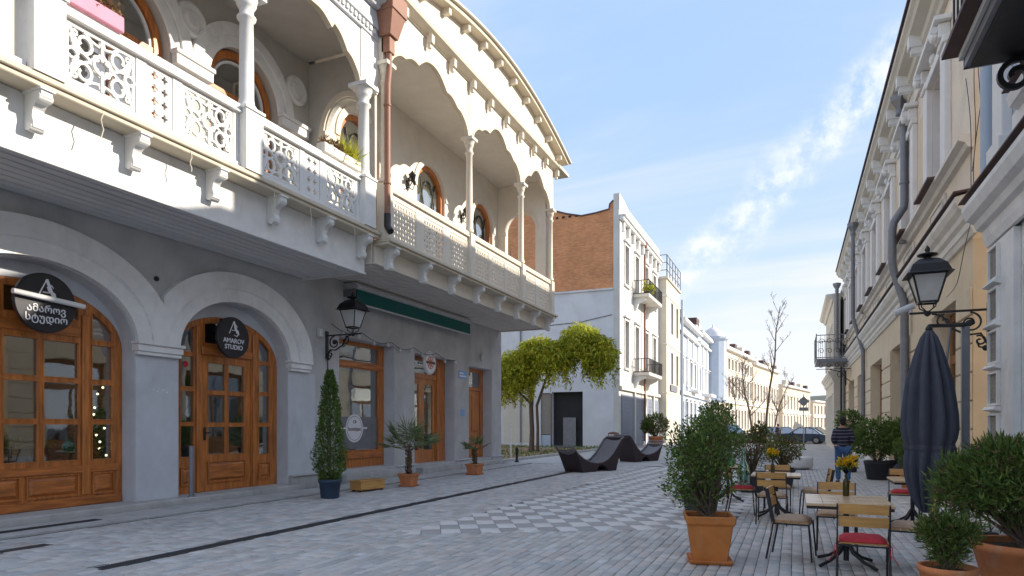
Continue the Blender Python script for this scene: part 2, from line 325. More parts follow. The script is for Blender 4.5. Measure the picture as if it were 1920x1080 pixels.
def put(name,mb,m,parent=None,loc=(0,0,0),rot=None,bevel=0,label=None,kind=None):
    me=mb.mesh(name) if isinstance(mb,MB) else mb
    if m is not None and not me.materials: me.materials.append(MAT[m])
    o=bpy.data.objects.new(name,me); COL.objects.link(o)
    L=Vector(loc); FR[o.name]=L
    if parent is not None: o.parent=parent; o.location=L-FR[parent.name]
    else: o.location=L
    if rot: o.rotation_euler=rot
    if bevel:
        b=o.modifiers.new('bevel','BEVEL'); b.width=bevel; b.segments=1; b.limit_method='ANGLE'
    if label: o['label']=label
    if kind: o['kind']=kind
    return o
def thing(name,label,cat,loc,rotz=0,group=None,world=False):
    """an Empty at the base of a thing; world=True: its parts are given in world coordinates"""
    o=bpy.data.objects.new(name,None); COL.objects.link(o); o.location=loc; o.rotation_euler=(0,0,rotz); o.empty_display_size=.2
    o['label']=label; o['category']=cat
    if group: o['group']=group
    FR[o.name]=Vector(loc) if world else Vector((0,0,0)); return o
def group_part(name,parent,loc=(0,0,0)):
    o=bpy.data.objects.new(name,None); COL.objects.link(o); o.parent=parent; o.location=Vector(loc)-FR[parent.name]; FR[o.name]=Vector(loc); return o
def tag(o,label,cat,group=None):
    o['label']=label; o['category']=cat
    if group: o['group']=group
    return o
def dup(root,loc,rotz,label=None,group=None):
    r=root.copy(); COL.objects.link(r); r.location=loc; r.rotation_euler=(0,0,rotz)
    if label: r['label']=label
    if group: r['group']=group
    for ch in list(root.children):
        c=ch.copy(); COL.objects.link(c); c.parent=r
        for g in list(ch.children):
            d=g.copy(); COL.objects.link(d); d.parent=c
    return r
def FX(x): return lambda a,b,d:(x+d,a,b)      # plane facing +x: a=y, b=z, d=outwards
def FXm(x): return lambda a,b,d:(x-d,a,b)     # plane facing -x
def FY(y): return lambda a,b,d:(a,y-d,b)      # plane facing -y
def rect(a0,a1,b0,b1): return [(a0,b0),(a1,b0),(a1,b1),(a0,b1)]
def arch(c,hw,zb,zs,rise,n=20):
    """closed outline of a round-headed opening"""
    return [(c-hw,zb),(c+hw,zb)]+[(c+hw*math.cos(PI*i/n),zs+rise*math.sin(PI*i/n)) for i in range(n+1)]
def arc(c,hw,zs,rise,t0=0,t1=180,n=22):
    return [(c+hw*math.cos(R(t0+(t1-t0)*i/n)),zs+rise*math.sin(R(t0+(t1-t0)*i/n))) for i in range(n+1)]
def mesh_np(name,V,F,m,tint=None,smooth=False):
    me=bpy.data.meshes.new(name); V=np.asarray(V,np.float32); F=np.asarray(F,np.int32)
    me.vertices.add(len(V)); me.vertices.foreach_set('co',V.ravel()); k=F.shape[1]
    me.loops.add(F.size); me.loops.foreach_set('vertex_index',F.ravel()); me.polygons.add(len(F))
    me.polygons.foreach_set('loop_start',np.arange(0,F.size,k,dtype=np.int32)); me.polygons.foreach_set('loop_total',np.full(len(F),k,np.int32))
    if tint is not None:
        at=me.color_attributes.new('tint','FLOAT_COLOR','POINT'); c=np.ones((len(V),4),np.float32); c[:,:3]=tint; at.data.foreach_set('color',c.ravel())
    me.update(calc_edges=True)
    if smooth: me.polygons.foreach_set('use_smooth',np.ones(len(F),bool))
    me.materials.append(MAT[m]); return me
def leaves(name,C,D,ln,wd,m,rng,var=.35,warm=0.15):
    """rhombic leaves at C along D"""
    n=len(C); C=np.asarray(C,float); D=np.asarray(D,float); D/=np.linalg.norm(D,axis=1,keepdims=True)+1e-9
    rv=rng.normal(size=(n,3)); Sd=np.cross(D,rv); Sd/=np.linalg.norm(Sd,axis=1,keepdims=True)+1e-9; Nn=np.cross(D,Sd)
    l=(ln*rng.uniform(.6,1.35,n))[:,None]; w=(wd*rng.uniform(.7,1.3,n))[:,None]
    V=np.empty((n,4,3)); V[:,0]=C; V[:,1]=C+D*l*.45+Sd*w/2+Nn*w*.15; V[:,2]=C+D*l; V[:,3]=C+D*l*.45-Sd*w/2+Nn*w*.15
    b=rng.uniform(1-var,1+var,n); t=np.stack([b*(1+rng.uniform(-warm,warm*1.6,n)),b,b*(1+rng.uniform(-.2,.2,n))],1)
    return mesh_np(name,V.reshape(-1,3),np.arange(n*4).reshape(n,4),m,np.repeat(t,4,0))
def text_mesh(body,size,ext=.004,bold=False,w=None):
    c=bpy.data.curves.new('lettering','FONT'); c.body=body; c.size=size; c.align_x='CENTER'; c.align_y='CENTER'; c.extrude=ext; c.offset=size*.012 if bold else 0; c.resolution_u=3
    if w: c.space_character=w
    o=bpy.data.objects.new('lettering',c); COL.objects.link(o); bpy.context.view_layer.update()
    me=bpy.data.meshes.new_from_object(o.evaluated_get(bpy.context.evaluated_depsgraph_get())); bpy.data.objects.remove(o); me.name='lettering'; return me
# ================================================================ GREY ARCADE HOUSE (left, near)
XW=-11.6
def sill_curve(y0,y1,zb,c,hw,zs,rise,n=6):
    """opening with vertical sides, flat bottom and a top cut by the arch curve"""
    top=[]
    for i in range(n+1):
        y=y1+(y0-y1)*i/n; t=max(0,1-((y-c)/hw)**2); top.append((y,zs+rise*math.sqrt(t)))
    return [(y0,zb),(y1,zb)]+top
def inset(y0,y1,z0,z1,m): return (y0+m,y1-m,z0+m,z1-m)
def raised_panel(f,y0,y1,z0,z1,d0):
    mb=MB(); a=.05
    o=[(y0,z0),(y1,z0),(y1,z1),(y0,z1)]; i=[(y0+a,z0+a),(y1-a,z0+a),(y1-a,z1-a),(y0+a,z1-a)]
    vs=[f(p[0],p[1],d0) for p in o]+[f(p[0],p[1],d0+.035) for p in i]
    return mb.add(vs,[(0,1,5,4),(1,2,6,5),(2,3,7,6),(3,0,4,7),(4,5,6,7),(3,2,1,0)])
def moulded_frame(f,y0,y1,z0,z1,d0,d1,w=.03):
    mb=MB(); mb.ribbon([(y0,z0),(y1,z0),(y1,z1),(y0,z1)],w,f,d0,d1,closed=True); return mb
gh=thing('arcade_house','grey plastered house with two round-arched wooden shopfronts and white fretwork balcony','house',(XW,8.5,0),world=True)
f=FX(XW)
A1=(7.0,1.79,3.08,1.30); A2=(11.35,1.59,3.08,1.28)
wall=MB().plate(rect(3.0,13.95,0,5.6),[arch(A1[0],A1[1],.09,A1[2],A1[3]),arch(A2[0],A2[1],.09,A2[2],A2[3])],f,-.45,0)
put('ground_wall',wall,'grey_plaster',gh)
# reveals of the arches painted blue grey: thin lining 4 mm proud of the cut
for c,hw,zs,ri in (A1,A2):
    pts=[(c+hw-.004,.145)]+arc(c,hw-.004,zs,ri-.004)+[(c-hw+.004,.145)]
    put('arch_reveal',MB().ribbon(pts,.006,f,-.34,.003),'blue_grey_paint',gh)
put('pier_face',MB().fbox(f,8.80,9.75,.14,2.95,.0,.012),'blue_grey_paint',gh,bevel=.004)
put('pier_face',MB().fbox(f,12.95,13.95,.34,2.95,.0,.006),'blue_grey_paint',gh)
# arch mouldings, clipped where the two meet at y=9.33
def mould(c,hi,ho,zi,zo,d,ymax=None,ymin=None,zs=3.25):
    zsi=A1[2]
    o=arc(c,ho,zsi+.1,zo,0,180,40); i=arc(c,hi,zsi+.1,zi,0,180,40)
    def clip(P):
        Q=[]
        for y,z in P:
            if ymax is not None and y>ymax: continue
            if ymin is not None and y<ymin: continue
            Q.append((y,z))
        return Q
    o2=clip(o); i2=clip(i)
    if ymax is not None:
        z=zsi+.1+zo*math.sqrt(max(0,1-((ymax-c)/ho)**2)); o2=[(ymax,zsi+.1),(ymax,z)]+o2
    if ymin is not None:
        z=zsi+.1+zo*math.sqrt(max(0,1-((ymin-c)/ho)**2)); o2=o2+[(ymin,z),(ymin,zsi+.1)]
    return MB().plate(o2+i2[::-1],[],f,.001,d)
for c,a,ymx,ymn in ((A1[0],A1,9.33,None),(A2[0],A2,None,9.33)):
    put('arch_moulding',mould(c,a[1]+.33,a[1]+.80,a[3]+.20,a[3]+.55,.13,ymx,ymn),'moulding_white',gh,bevel=.012)
    put('arch_moulding',mould(c,a[1]+.012,a[1]+.325,a[3]-.09,a[3]+.195,.085),'moulding_white',gh,bevel=.01)
    put('arch_bead',MB().ribbon(arc(c,a[1]+.33,3.18,a[3]+.21,8,172,40),.05,f,.08,.105),'moulding_white',gh)
def capital(y0,y1,z0=2.96):
    mb=MB(); 
    for k,(zz,h,d) in enumerate(((0,.07,.10),(.07,.13,.135),(.20,.06,.18))): mb.fbox(f,y0-d*.45,y1+d*.45,z0+zz+.002,z0+zz+h,-.06,d)
    return mb
put('pier_capital',capital(8.83,9.72),'moulding_white',gh,bevel=.01)
put('pier_capital',capital(12.99,13.62),'moulding_white',gh,bevel=.01)
put('pier_capital',capital(4.4,5.17),'moulding_white',gh,bevel=.01)
put('plaster_joint',MB().fbox(f,13.6,13.93,3.60,3.615,.0,.008),'grey_plaster',gh)
# doorsteps and plinth
put('door_sill',MB().box(XW-.8,XW+.36,3.0,12.98,-.02,.14),'concrete',gh,bevel=.012)
put('plinth',MB().box(XW-.02,XW+.10,12.985,13.95,-.02,.32).box(XW-.02,XW+.14,12.985,13.95,.32,.36),'concrete',gh,bevel=.01)
for k,(y,z,w,h) in enumerate(((9.15,2.30,.07,.012),(9.25,2.27,.05,.02),(9.36,2.30,.06,.015),(9.47,2.25,.035,.035),(9.30,2.33,.03,.01),(9.43,2.31,.03,.012))): put('paint_mark',MB().fbox(f,y,y+w,z,z+h,.0125,.0145),'sign_white',gh)
put('wall_socket',MB().lathe([(.05,0),(.05,.03),(.03,.04)],n=12),'black_metal',gh,loc=(XW,9.25,4.5),rot=(0,R(90),0))
# ---- shopfront in the wide arch
def shopfront(name,parent,c,hw,zs,ri,zb,xf,cols,rows,vm,trans_z,label,door=None):
    """cols: pane columns [(y0,y1)], side columns included; every opening gets a pane"""
    g=group_part(name,parent,(xf,c,zb)); g['label']=label
    F=FX(xf); holes=[]; panes=[]
    for (y0,y1,zr) in cols:
        for (z0,z1) in zr:
            zt=lambda y: zs+(ri-.13)*math.sqrt(max(0,1-((y-c)/(hw-.10))**2))
            lim=min(zt(y0),zt(y1))
            if z1<=lim: h=rect(y0,y1,z0,z1)
            elif z0<max(zt(y0),zt(y1))-.05:
                n=6; top=[]
                for i in range(n+1):
                    y=y1+(y0-y1)*i/n; top.append((y,max(z0+.02,min(z1,zt(y)))))
                h=[(y0,z0),(y1,z0)]+top
            else: continue
            holes.append(h); panes.append(h)
    dh=[rect(*door)] if door else []
    if door: holes=[h for h in holes if not (door[0]-.01<=h[0][0]<=door[1] and h[0][1]<door[3])]
    put('frame',MB().plate(arch(c,hw-.006,zb,zs,ri-.006,28),holes+dh,F,-.09,0),'varnished_wood',g,bevel=.006)
    for h in panes:
        if door and door[0]-.01<=h[0][0]<=door[1] and h[0][1]<door[3]: continue
        put('pane',MB().plate(h,[],F,-.052,-.045),'pane_glass',g)
        mb=MB().ribbon(h,.028,F,-.04,.012,closed=True)
        put('glazing_bead',mb,'varnished_wood',g)
    return g,F
r3=[(.97,1.63),(1.71,2.37),(2.45,3.10)]
cols=[(5.40,5.83,r3+[(3.18,4.2)]),(6.05,6.60,r3+[(3.50,4.05)]),(6.69,7.24,r3+[(3.50,4.05)]),(7.33,7.95,r3+[(3.50,4.05)]),(8.19,8.60,r3+[(3.18,4.2)])]
sf,F1=shopfront('shop_window',gh,7.0,1.79,3.08,1.0,.14,-11.95,cols,None,None,None,'wide arched brown wooden shop window with small panes')
for y in (5.94,8.07): put('mullion',MB().fbox(F1,y-.075,y+.075,.34,3.95 if y<7 else 3.62,.001,.045),'varnished_wood',sf,bevel=.012)
put('rail',MB().fbox(F1,5.3,8.70,.74,.88,.002,.04),'varnished_wood_h',sf,bevel=.012)
put('rail',MB().fbox(F1,6.03,7.97,3.2,3.38,.002,.035),'varnished_wood_h',sf,bevel=.012)
put('rail',MB().fbox(F1,5.25,8.74,.145,.30,.002,.05),'varnished_wood_h',sf,bevel=.012)
for y0,y1 in ((5.38,5.85),(6.05,6.96),(7.04,7.95),(8.18,8.62)):
    put('panel',raised_panel(F1,y0+.05,y1-.05,.38,.69,.002),'varnished_wood_h',sf); put('panel_moulding',moulded_frame(F1,y0+.02,y1-.02,.35,.72,.001,.03),'varnished_wood',sf)
# ---- entrance in the second arch
cols=[(10.10,10.46,[(.92,1.60),(1.67,2.35),(2.43,3.10),(3.18,4.2)]),(10.72,12.0,[(3.42,4.05)]),(12.32,12.70,[(.90,1.58),(1.66,2.33),(2.41,3.08),(3.16,4.2)])]
de,F2=shopfront('entrance',gh,11.35,1.59,3.08,.98,.14,-11.95,cols,None,None,None,'arched wooden shop entrance with glazed door',door=(10.66,12.08,.145,3.16))
d_holes=[rect(a,b,z0,z1) for a,b in ((10.83,11.32),(11.40,11.89)) for z0,z1 in ((.95,1.58),(1.66,2.30),(2.38,3.0))]
put('door',MB().plate(rect(10.67,12.07,.15,3.155),d_holes,F2,-.08,-.015),'varnished_wood',de,bevel=.006)
for h in d_holes: put('pane',MB().plate(h,[],F2,-.055,-.048),'pane_glass',de); put('glazing_bead',MB().ribbon(h,.024,F2,-.045,-.006,closed=True),'varnished_wood',de)
put('panel',raised_panel(F2,10.86,11.88,.38,.76,-.013),'varnished_wood_h',de); put('panel_moulding',moulded_frame(F2,10.83,11.91,.34,.80,-.014,.014),'varnished_wood',de)
for y0,y1 in ((10.11,10.45),(12.33,12.69)):
    put('panel',raised_panel(F2,y0+.03,y1-.03,.36,.66,.002),'varnished_wood',de); put('panel_moulding',moulded_frame(F2,y0,y1,.32,.70,.001,.028),'varnished_wood',de)
for y in (10.56,12.18): put('mullion',MB().fbox(F2,y-.06,y+.06,.15,3.78,.001,.04),'varnished_wood',de,bevel=.012)
put('rail',MB().fbox(F2,10.64,12.10,3.17,3.35,.002,.045),'varnished_wood_h',de,bevel=.012)
put('round_sticker',MB().lathe([(.07,0),(.07,.004)],n=18),'cushion_red',de,loc=(-11.995,10.27,2.92),rot=(0,R(90),0))
hd=MB().box(0,.012,-.03,.03,-.14,.14).tube([(.012,0,.02),(.05,0,.02)],.011).tube([(.05,0,.02),(.05,.12,.02)],.012)
put('door_handle',hd,'black_metal',de,loc=(-11.962,10.74,1.42))
# masonry infill between the timber frames and the arches
for par_,c,hw,ri,fri in ((sf,7.0,1.79,1.30,1.0),(de,11.35,1.59,1.28,.98)):
    o_=arc(c,hw-.008,3.08,ri-.008,0,180,28); i_=arc(c,hw-.008,3.08,fri-.004,0,180,28)
    put('arch_infill',MB().plate(o_+i_[::-1][1:-1],[],FX(-11.95),-.30,.012),'blue_grey_paint',par_)
# interior linings and a few things seen through the panes
rm=MB(); x0,x1=-15.4,-12.06
for y0,y1 in ((4.2,9.38),(9.46,13.85),(14.3,18.3),(18.4,22.3)):
    vs=[(x0,y0,.1),(x1,y0,.1),(x1,y1,.1),(x0,y1,.1),(x0,y0,5.2),(x1,y0,5.2),(x1,y1,5.2),(x0,y1,5.2)]
    rm.add(vs,[(0,1,2,3),(4,7,6,5),(0,4,5,1),(2,6,7,3),(3,7,4,0)])
put('interior_lining',rm,'room_plaster',gh)
bd=MB().box(-25,-15.45,3.0,13.95,0,12.0).box(-15.44,-12.1,3.0,13.95,5.62,12.0).box(-15.44,-12.05,3.0,4.19,0,5.61)
put('rear_body',bd,'dark_void',gh)
# ---- balcony
bal=group_part('balcony',gh,(-9.7,8,5.35))
def soffit(xa,xb,n,y0,y1,z,m,par):
    w=(xb-xa)/n
    for i in range(n):
        put('soffit_board',MB().box(xa+i*w+.02,xa+(i+1)*w-.02,y0,y1,z,z+.04),m,par,bevel=.012)
    put('soffit_backing',MB().box(xa,xb,y0+.01,y1-.01,z+.041,z+.055),'dark_void',par)
soffit(XW+.01,-9.78,8,2.6,13.44,5.36,'soffit_paint',bal)
put('fascia',MB().box(-9.775,-9.70,2.6,13.50,5.32,6.16).box(XW+.01,-9.78,13.445,13.50,5.32,6.16),'white_paint',bal,bevel=.008)
put('fascia_strip',MB().box(-9.699,-9.675,2.6,13.51,5.30,5.36),'white_paint',bal,bevel=.006)
put('ledge',MB().box(-9.80,-9.28,2.6,13.62,6.24,6.33).box(-9.80,-9.33,2.6,13.58,6.165,6.239),'deep_cream_trim',bal,bevel=.014)
put('floor_slab',MB().box(XW,-9.81,2.6,13.44,6.18,6.32),'beige_grey_plaster',bal)
def bracket_mesh():
    mb=MB(); pr=[(0,0),(.37,0),(.375,-.08),(.33,-.14),(.25,-.16),(.19,-.22),(.17,-.32),(.20,-.40),(.19,-.47),(.12,-.52),(.05,-.50),(0,-.47)]
    mb.plate(pr[::-1],[],lambda a,b,d:(a,d,b),-.075,.075); mb.box(0,.40,-.10,.10,.0,.03)
    for c,r in (((.31,-.085),.055),((.12,-.455),.06)):
        mb.tube([(c[0],-.09,c[1]),(c[0],.09,c[1])],r,12)
    return mb.mesh('bracket')
BR=bracket_mesh()
for y in (4.25,5.77,7.25,8.80,10.30,11.78,13.22): put('bracket',BR,'white_paint',bal,loc=(-9.695,y,6.135))
rp=[(-.10,0),(.10,0),(.10,.035),(.07,.05),(.09,.075),(.09,.12),(.055,.14),(.055,.17),(-.055,.17),(-.055,.14),(-.09,.12),(-.09,.075),(-.07,.05),(-.10,.035)]
for y0,y1 in ((2.6,5.55),(5.99,9.24),(9.67,12.98)):
    put('handrail',MB().profile(rp,(-9.45,y0,7.36),(-9.45,y1,7.36)),'white_paint',bal)
    put('bottom_rail',MB().box(-9.51,-9.39,y0,y1,6.33,6.45),'white_paint',bal,bevel=.01)
def spiral(cx,cz,r0,r1,t0,t1,n=22):
    return [(cx+(r0+(r1-r0)*i/n)*math.cos(R(t0+(t1-t0)*i/n)),cz+(r0+(r1-r0)*i/n)*math.sin(R(t0+(t1-t0)*i/n))) for i in range(n+1)]
def scroll_panel(w,h):
    mb=MB(); G=lambda a,b,d:(d,a,b); k=[0]
    def rb(P,wd,**q):
        k[0]+=1; mb.ribbon(P,wd,G,-.018-.0007*k[0],.012+.0007*k[0],**q)
    s=min(w,h); cx,cz=w/2,h/2
    rb([(0.03,.03),(w-.03,.03),(w-.03,h-.03),(.03,h-.03)],.07,closed=True)
    for mx_ in (1,-1):
        for mz in (1,-1):
            def m(P): return [(cx+mx_*(a-cx),cz+mz*(b-cz)) for a,b in P]
            rb(m(spiral(cx*.50,cz*.50,s*.21,s*.06,200,-220)),.042)
            rb(m(spiral(cx*.16,cz*.98,s*.13,s*.05,-80,260,14)),.036)
            rb(m([(cx*.10,cz*.12),(cx*.38,cz*.75),(cx*.68,cz*.98),(cx*.98,cz*.62)]),.048)
            rb(m([(cx*.52,.05),(cx*.70,cz*.30),(cx*.92,cz*.36),(cx*1.0,cz*.12)]),.040)
            rb(m([(.05,cz*.45),(cx*.25,cz*.55),(cx*.35,cz*.98)]),.036)
            for (a,b) in ((cx*.84,cz*.80),(cx*.25,cz*.30)): rb(m(spiral(a,b,.035,.035,0,350,8)),.03)
    rb(spiral(cx,cz,s*.15,s*.15,0,352,18),.045); rb([(cx,.05),(cx,cz-.07)],.04); rb([(cx,cz+.07),(cx,h-.05)],.04)
    return mb.mesh('fretwork_panel')
def cross_panel(w,h):
    holes=[]; a=.022
    for i,yy in enumerate((w*.3,w*.7)):
        for j in range(4):
            zz=h*(.14+.24*j); b=.066
            holes.append([(yy-a,zz-b),(yy+a,zz-b),(yy+a,zz-a),(yy+b*.9,zz-a),(yy+b*.9,zz+a),(yy+a,zz+a),(yy+a,zz+b),(yy-a,zz+b),(yy-a,zz+a),(yy-b*.9,zz+a),(yy-b*.9,zz-a),(yy-a,zz-a)])
    return MB().plate(rect(0,w,0,h),holes,lambda a,b,d:(d,a,b),-.018,.012).mesh('fretwork_panel')
SP1=scroll_panel(1.08,.86); CP1=cross_panel(.46,.86)
for y0 in (2.75,6.08,8.02,9.78,11.70): put('fretwork_panel',SP1,'white_paint',bal,loc=(-9.45,y0,6.475))
for y0 in (4.0,7.36,11.03): put('fretwork_panel',CP1,'white_paint',bal,loc=(-9.45,y0,6.475))
for y0,w in ((3.86,.12),(4.49,.9),(5.995,.07),(7.17,.18),(7.83,.18),(9.11,.12),(9.68,.09),(10.87,.15),(11.50,.19),(12.79,.19)):
    put('panel_post',MB().box(-9.475,-9.425,y0,y0+w,6.451,7.36),'white_paint',bal)
def column_mesh(z0,zr,z1,r=.135,sq=.21,name='column'):
    mb=MB(); mb.box(-sq,sq,-sq,sq,z0,zr)
    mb.box(-sq-.03,sq+.03,-sq-.03,sq+.03,zr,zr+.05) if sq>.15 else None
    pr=[(r*1.35,zr+.051),(r*1.35,zr+.12),(r*1.1,zr+.16),(r*1.08,zr+.20),(r,zr+.26)]
    H=z1-.52
    pr+=[(r*.98,(zr+H)/2),(r*.92,H),(r*1.25,H+.03),(r*1.3,H+.07),(r*.98,H+.10),(r*.95,H+.22),(r*1.2,H+.26),(r*1.35,H+.30),(r*1.3,H+.34),(r*1.6,H+.40),(r*1.75,H+.43)]
    mb.lathe(pr,n=20); mb.box(-r*1.9,r*1.9,-r*1.9,r*1.9,H+.431,z1)
    return mb.mesh(name)
CM=column_mesh(6.33,7.45,9.70)
for y in (2.2,5.77,9.455,13.12): put('column',CM,'white_paint',bal,loc=(-9.46,y,0))
def foils(c,hw,nodes,n=6,bul=.06):
    """multifoil valance edge: nodes [(u,z)] with u from 1 (column) to 0 (middle); arcs bulge upwards between them"""
    half=[]
    for (u0,z0),(u1,z1) in zip(nodes[:-1],nodes[1:]):
        L=math.hypot((u1-u0)*hw,z1-z0)
        for i in range(n):
            t=i/n; b=math.sin(PI*t)*bul*L/.5
            half.append((u0+(u1-u0)*t,z0+(z1-z0)*t+b))
    half.append(nodes[-1])
    left=[(c-u*hw,z) for u,z in half]; right=[(c+u*hw,z) for u,z in half]
    return left+right[::-1][1:]
def valance(y0,y1,ztop,nodes,x0,x1,m,par,lip=None):
    c=(y0+y1)/2; hw=(y1-y0)/2; e=foils(c,hw,nodes)
    Fv=FX(x0); poly=[(y0,ztop)]+e+[(y1,ztop)]
    put('valance',MB().plate(poly[::-1],[],Fv,0,x1-x0),m,par)
    if lip: put('valance_edge',MB().ribbon([(a,b+.02) for a,b in e],.045,Fv,-.015,x1-x0+.018),lip,par)
for y0,y1 in ((5.95,9.27),(9.64,12.95)):
    valance(y0,y1,11.0,[(1.0,9.70),(.93,9.92),(.70,10.18),(.42,10.55),(.36,10.42),(.0,10.62)],-9.53,-9.43,'white_paint',bal,'deep_cream_trim')
for a,b in ((2.6,5.94),(9.28,9.63),(12.96,13.62)): put('frieze',MB().box(-9.56,-9.40,a,b,9.71,11.0),'white_paint',bal)
put('ceiling',MB().box(XW,-9.57,2.6,13.6,10.95,11.05),'beige_grey_plaster',bal)
put('entablature',MB().box(-9.60,-9.36,2.6,13.62,11.0,11.22).box(-9.6,-9.30,2.6,13.62,11.221,11.62),'blue_grey_paint',bal,bevel=.01)
mb=MB()
for i in range(72): mb.box(-9.359,-9.315,2.7+i*.15,2.78+i*.15,11.08,11.18)
put('dentils',mb,'white_paint',bal,kind='stuff')
cp=[(0,0),(.12,.02),(.16,.10),(.30,.14),(.36,.24),(.52,.30),(.55,.42),(0,.46)]
put('cornice',MB().profile(cp,(-9.30,2.6,11.62),(-9.30,13.62,11.62)),'blue_grey_paint',gh)
put('roof',MB().box(-25,-9.3,3.0,13.9,12.01,12.12),'roof_tin',gh)
for i,(y,h) in enumerate(((4.9,.5),(6.55,.42),(10.05,.45),(11.1,.62),(12.6,.5),(8.1,.35))):
    put('dangling_cord',MB().tube([(-9.33,y+.02*math.sin(k*1.7+i),6.22-h*k/6) for k in range(7)],.009,5),'deep_cream_trim',bal)
# ---- upper wall with round-headed windows
wins=[(5.3,.98),(8.45,.98),(11.55,.90)]
put('upper_wall',MB().plate(rect(3.0,13.95,6.33,11.0),[arch(c,h+.12,6.36,9.15,h+.12) for c,h in wins],f,-.40,-.0),'beige_grey_plaster',gh)
for c,h in wins:
    w=group_part('window',gh,(XW-.2,c,6.4)); Fw=FX(XW-.22)
    put('frame',MB().ribbon([(c-h,6.37)]+[(c-h,9.1)]+arc(c,h,9.15,h,180,0,26)+[(c+h,9.1),(c+h,6.37)],.17,Fw,-.06,.05),'varnished_wood',w)
    put('frame_inner',MB().ribbon([(c-h+.15,6.37)]+[(c-h+.15,9.1)]+arc(c,h-.15,9.15,h-.15,180,0,26)+[(c+h-.15,9.1),(c+h-.15,6.37)],.05,Fw,-.04,.02),'moulding_white',w)
    put('transom',MB().fbox(Fw,c-h+.08,c+h-.08,9.05,9.15,-.05,.03).fbox(Fw,c-.04,c+.04,6.37,9.04,-.05,.028),'varnished_wood',w)
    put('pane',MB().plate(arch(c,h-.02,6.38,9.15,h-.02),[],Fw,-.03,-.02),'far_glass',w)
    put('architrave',MB().ribbon(arc(c,h+.50,9.15,h+.46,0,180,30),.26,f,.001,.10),'moulding_white',w,bevel=.01)
    put('architrave',MB().ribbon(arc(c,h+.24,9.15,h+.22,0,180,30),.24,f,.001,.05),'moulding_white',w,bevel=.01)
for y0,y1 in ((3.9,3.96),(6.43,7.32),(9.60,10.52),(12.60,13.55)):
    if y1-y0>.2: put('impost',MB().fbox(f,y0,y1,8.92,9.13,.001,.16).fbox(f,y0-.03,y1+.03,9.131,9.22,.001,.20),'moulding_white',gh,bevel=.012)
for y in (6.9,10.05,13.2):
    mb=MB().lathe([(.36,0),(.37,.05),(.33,.10),(.27,.11),(.24,.05),(.20,.04),(.16,.10),(.12,.12),(.08,.06),(.0,.10)],n=28)
    put('medallion',mb,'moulding_white',gh,loc=(XW,y,10.05),rot=(0,R(90),0))
lampb=MB().tube([(0,0,0),(0,0,.35)],.03,10).lathe([(.02,.0),(.32,-.02),(.42,-.10),(.42,-.14),(.02,-.16)],n=24)
put('ceiling_lamp',lampb,'deep_cream_trim',gh,loc=(-10.4,9.3,10.55))
# side screen at the end of the balcony: a plastered wall pierced by an arch with a slim column
Fs=FY(13.70)
def xarch(c,hw,zb,zs,ri): return [(c-hw,zb),(c+hw,zb)]+[(c+hw*math.cos(PI*i/20),zs+ri*math.sin(PI*i/20)) for i in range(21)]
put('side_screen',MB().plate(rect(XW+.001,-9.58,6.33,10.94),[xarch(-10.42,.62,7.0,9.05,.80)],Fs,-.14,0),'beige_grey_plaster',gh)
put('side_screen_moulding',MB().ribbon([(-10.42+.72*math.cos(PI*i/24),9.05+.9*math.sin(PI*i/24)) for i in range(25)],.14,Fs,.001,.06),'cream_paint',gh)
put('side_screen_pier',MB().box(-11.14,-10.98,13.60,13.74,6.6,8.85).box(-11.18,-10.94,13.56,13.78,8.86,9.0).box(-11.16,-10.96,13.58,13.76,9.01,9.10).sphere((-11.06,13.62,8.7),.10,10,6),'cream_paint',gh)
# ================================================================ CREAM GALLERY HOUSE
ch=thing('gallery_house','cream house with an arcaded wooden gallery over grey ground-floor shops','house',(XW,20,0),world=True)
ops=[(14.95,17.72,.36,4.10),(18.90,21.71,.30,4.02),(22.88,24.99,.30,3.92)]
put('ground_wall',MB().plate(rect(13.952,25.97,0,5.7),[rect(*o) for o in ops],f,-.45,0),'grey_plaster',ch)
put('end_wall',MB().box(-25,XW-.46,25.72,25.97,0,12.2),'whitewash',ch)
for (a,b,z0,z1) in ops:
    put('reveal',MB().ribbon([(a+.004,z0+.004),(a+.004,z1-.004),(b-.004,z1-.004),(b-.004,z0+.004)],.006,f,-.44,.003),'blue_grey_paint',ch)
for a,b in ((13.952,14.93),(17.74,18.88),(21.73,22.86),(25.01,25.97)): put('plinth',MB().box(XW-.02,XW+.07,a,b,-.02,.29).box(XW-.02,XW+.11,a,b,.291,.33),'blue_grey_paint',ch,bevel=.008)
for a in ((.30,14.94,17.73,.26),(.36,18.89,21.72,.20),(.36,22.87,25.0,.18)): put('door_sill',MB().box(XW-.5,XW+a[0],a[1],a[2],-.02,a[3]),'concrete',ch,bevel=.012)
Fr=FX(-12.0)
sw=group_part('shop_window',ch,(-12,16.3,.36)); sw['label']='large wooden shop window with white oval emblem'
hs_=[rect(15.14,17.42,.86,3.30),rect(15.14,17.42,3.50,3.98)]
put('frame',MB().plate(rect(14.95,17.71,.27,4.09),hs_,Fr,-.1,0),'varnished_wood',sw,bevel=.01)
for z0,z1 in ((3.33,3.47),(.62,.80)): put('rail',MB().fbox(Fr,14.97,17.6,z0,z1,.001,.05),'varnished_wood_h',sw,bevel=.01)
for h in hs_: put('pane',MB().plate(h,[],Fr,-.06,-.05),'shop_glass',sw); put('glazing_bead',MB().ribbon(h,.03,Fr,-.045,.012,closed=True),'varnished_wood',sw)
put('frosted_film',MB().fbox(Fr,15.17,17.39,.90,1.86,-.048,-.045),'grey_metal',sw)
em=MB().plate([(16.25+.42*math.cos(2*PI*i/28),1.52+.42*math.sin(2*PI*i/28)) for i in range(28)],[],Fr,-.043,-.040); put('emblem',em,'sign_white',sw)
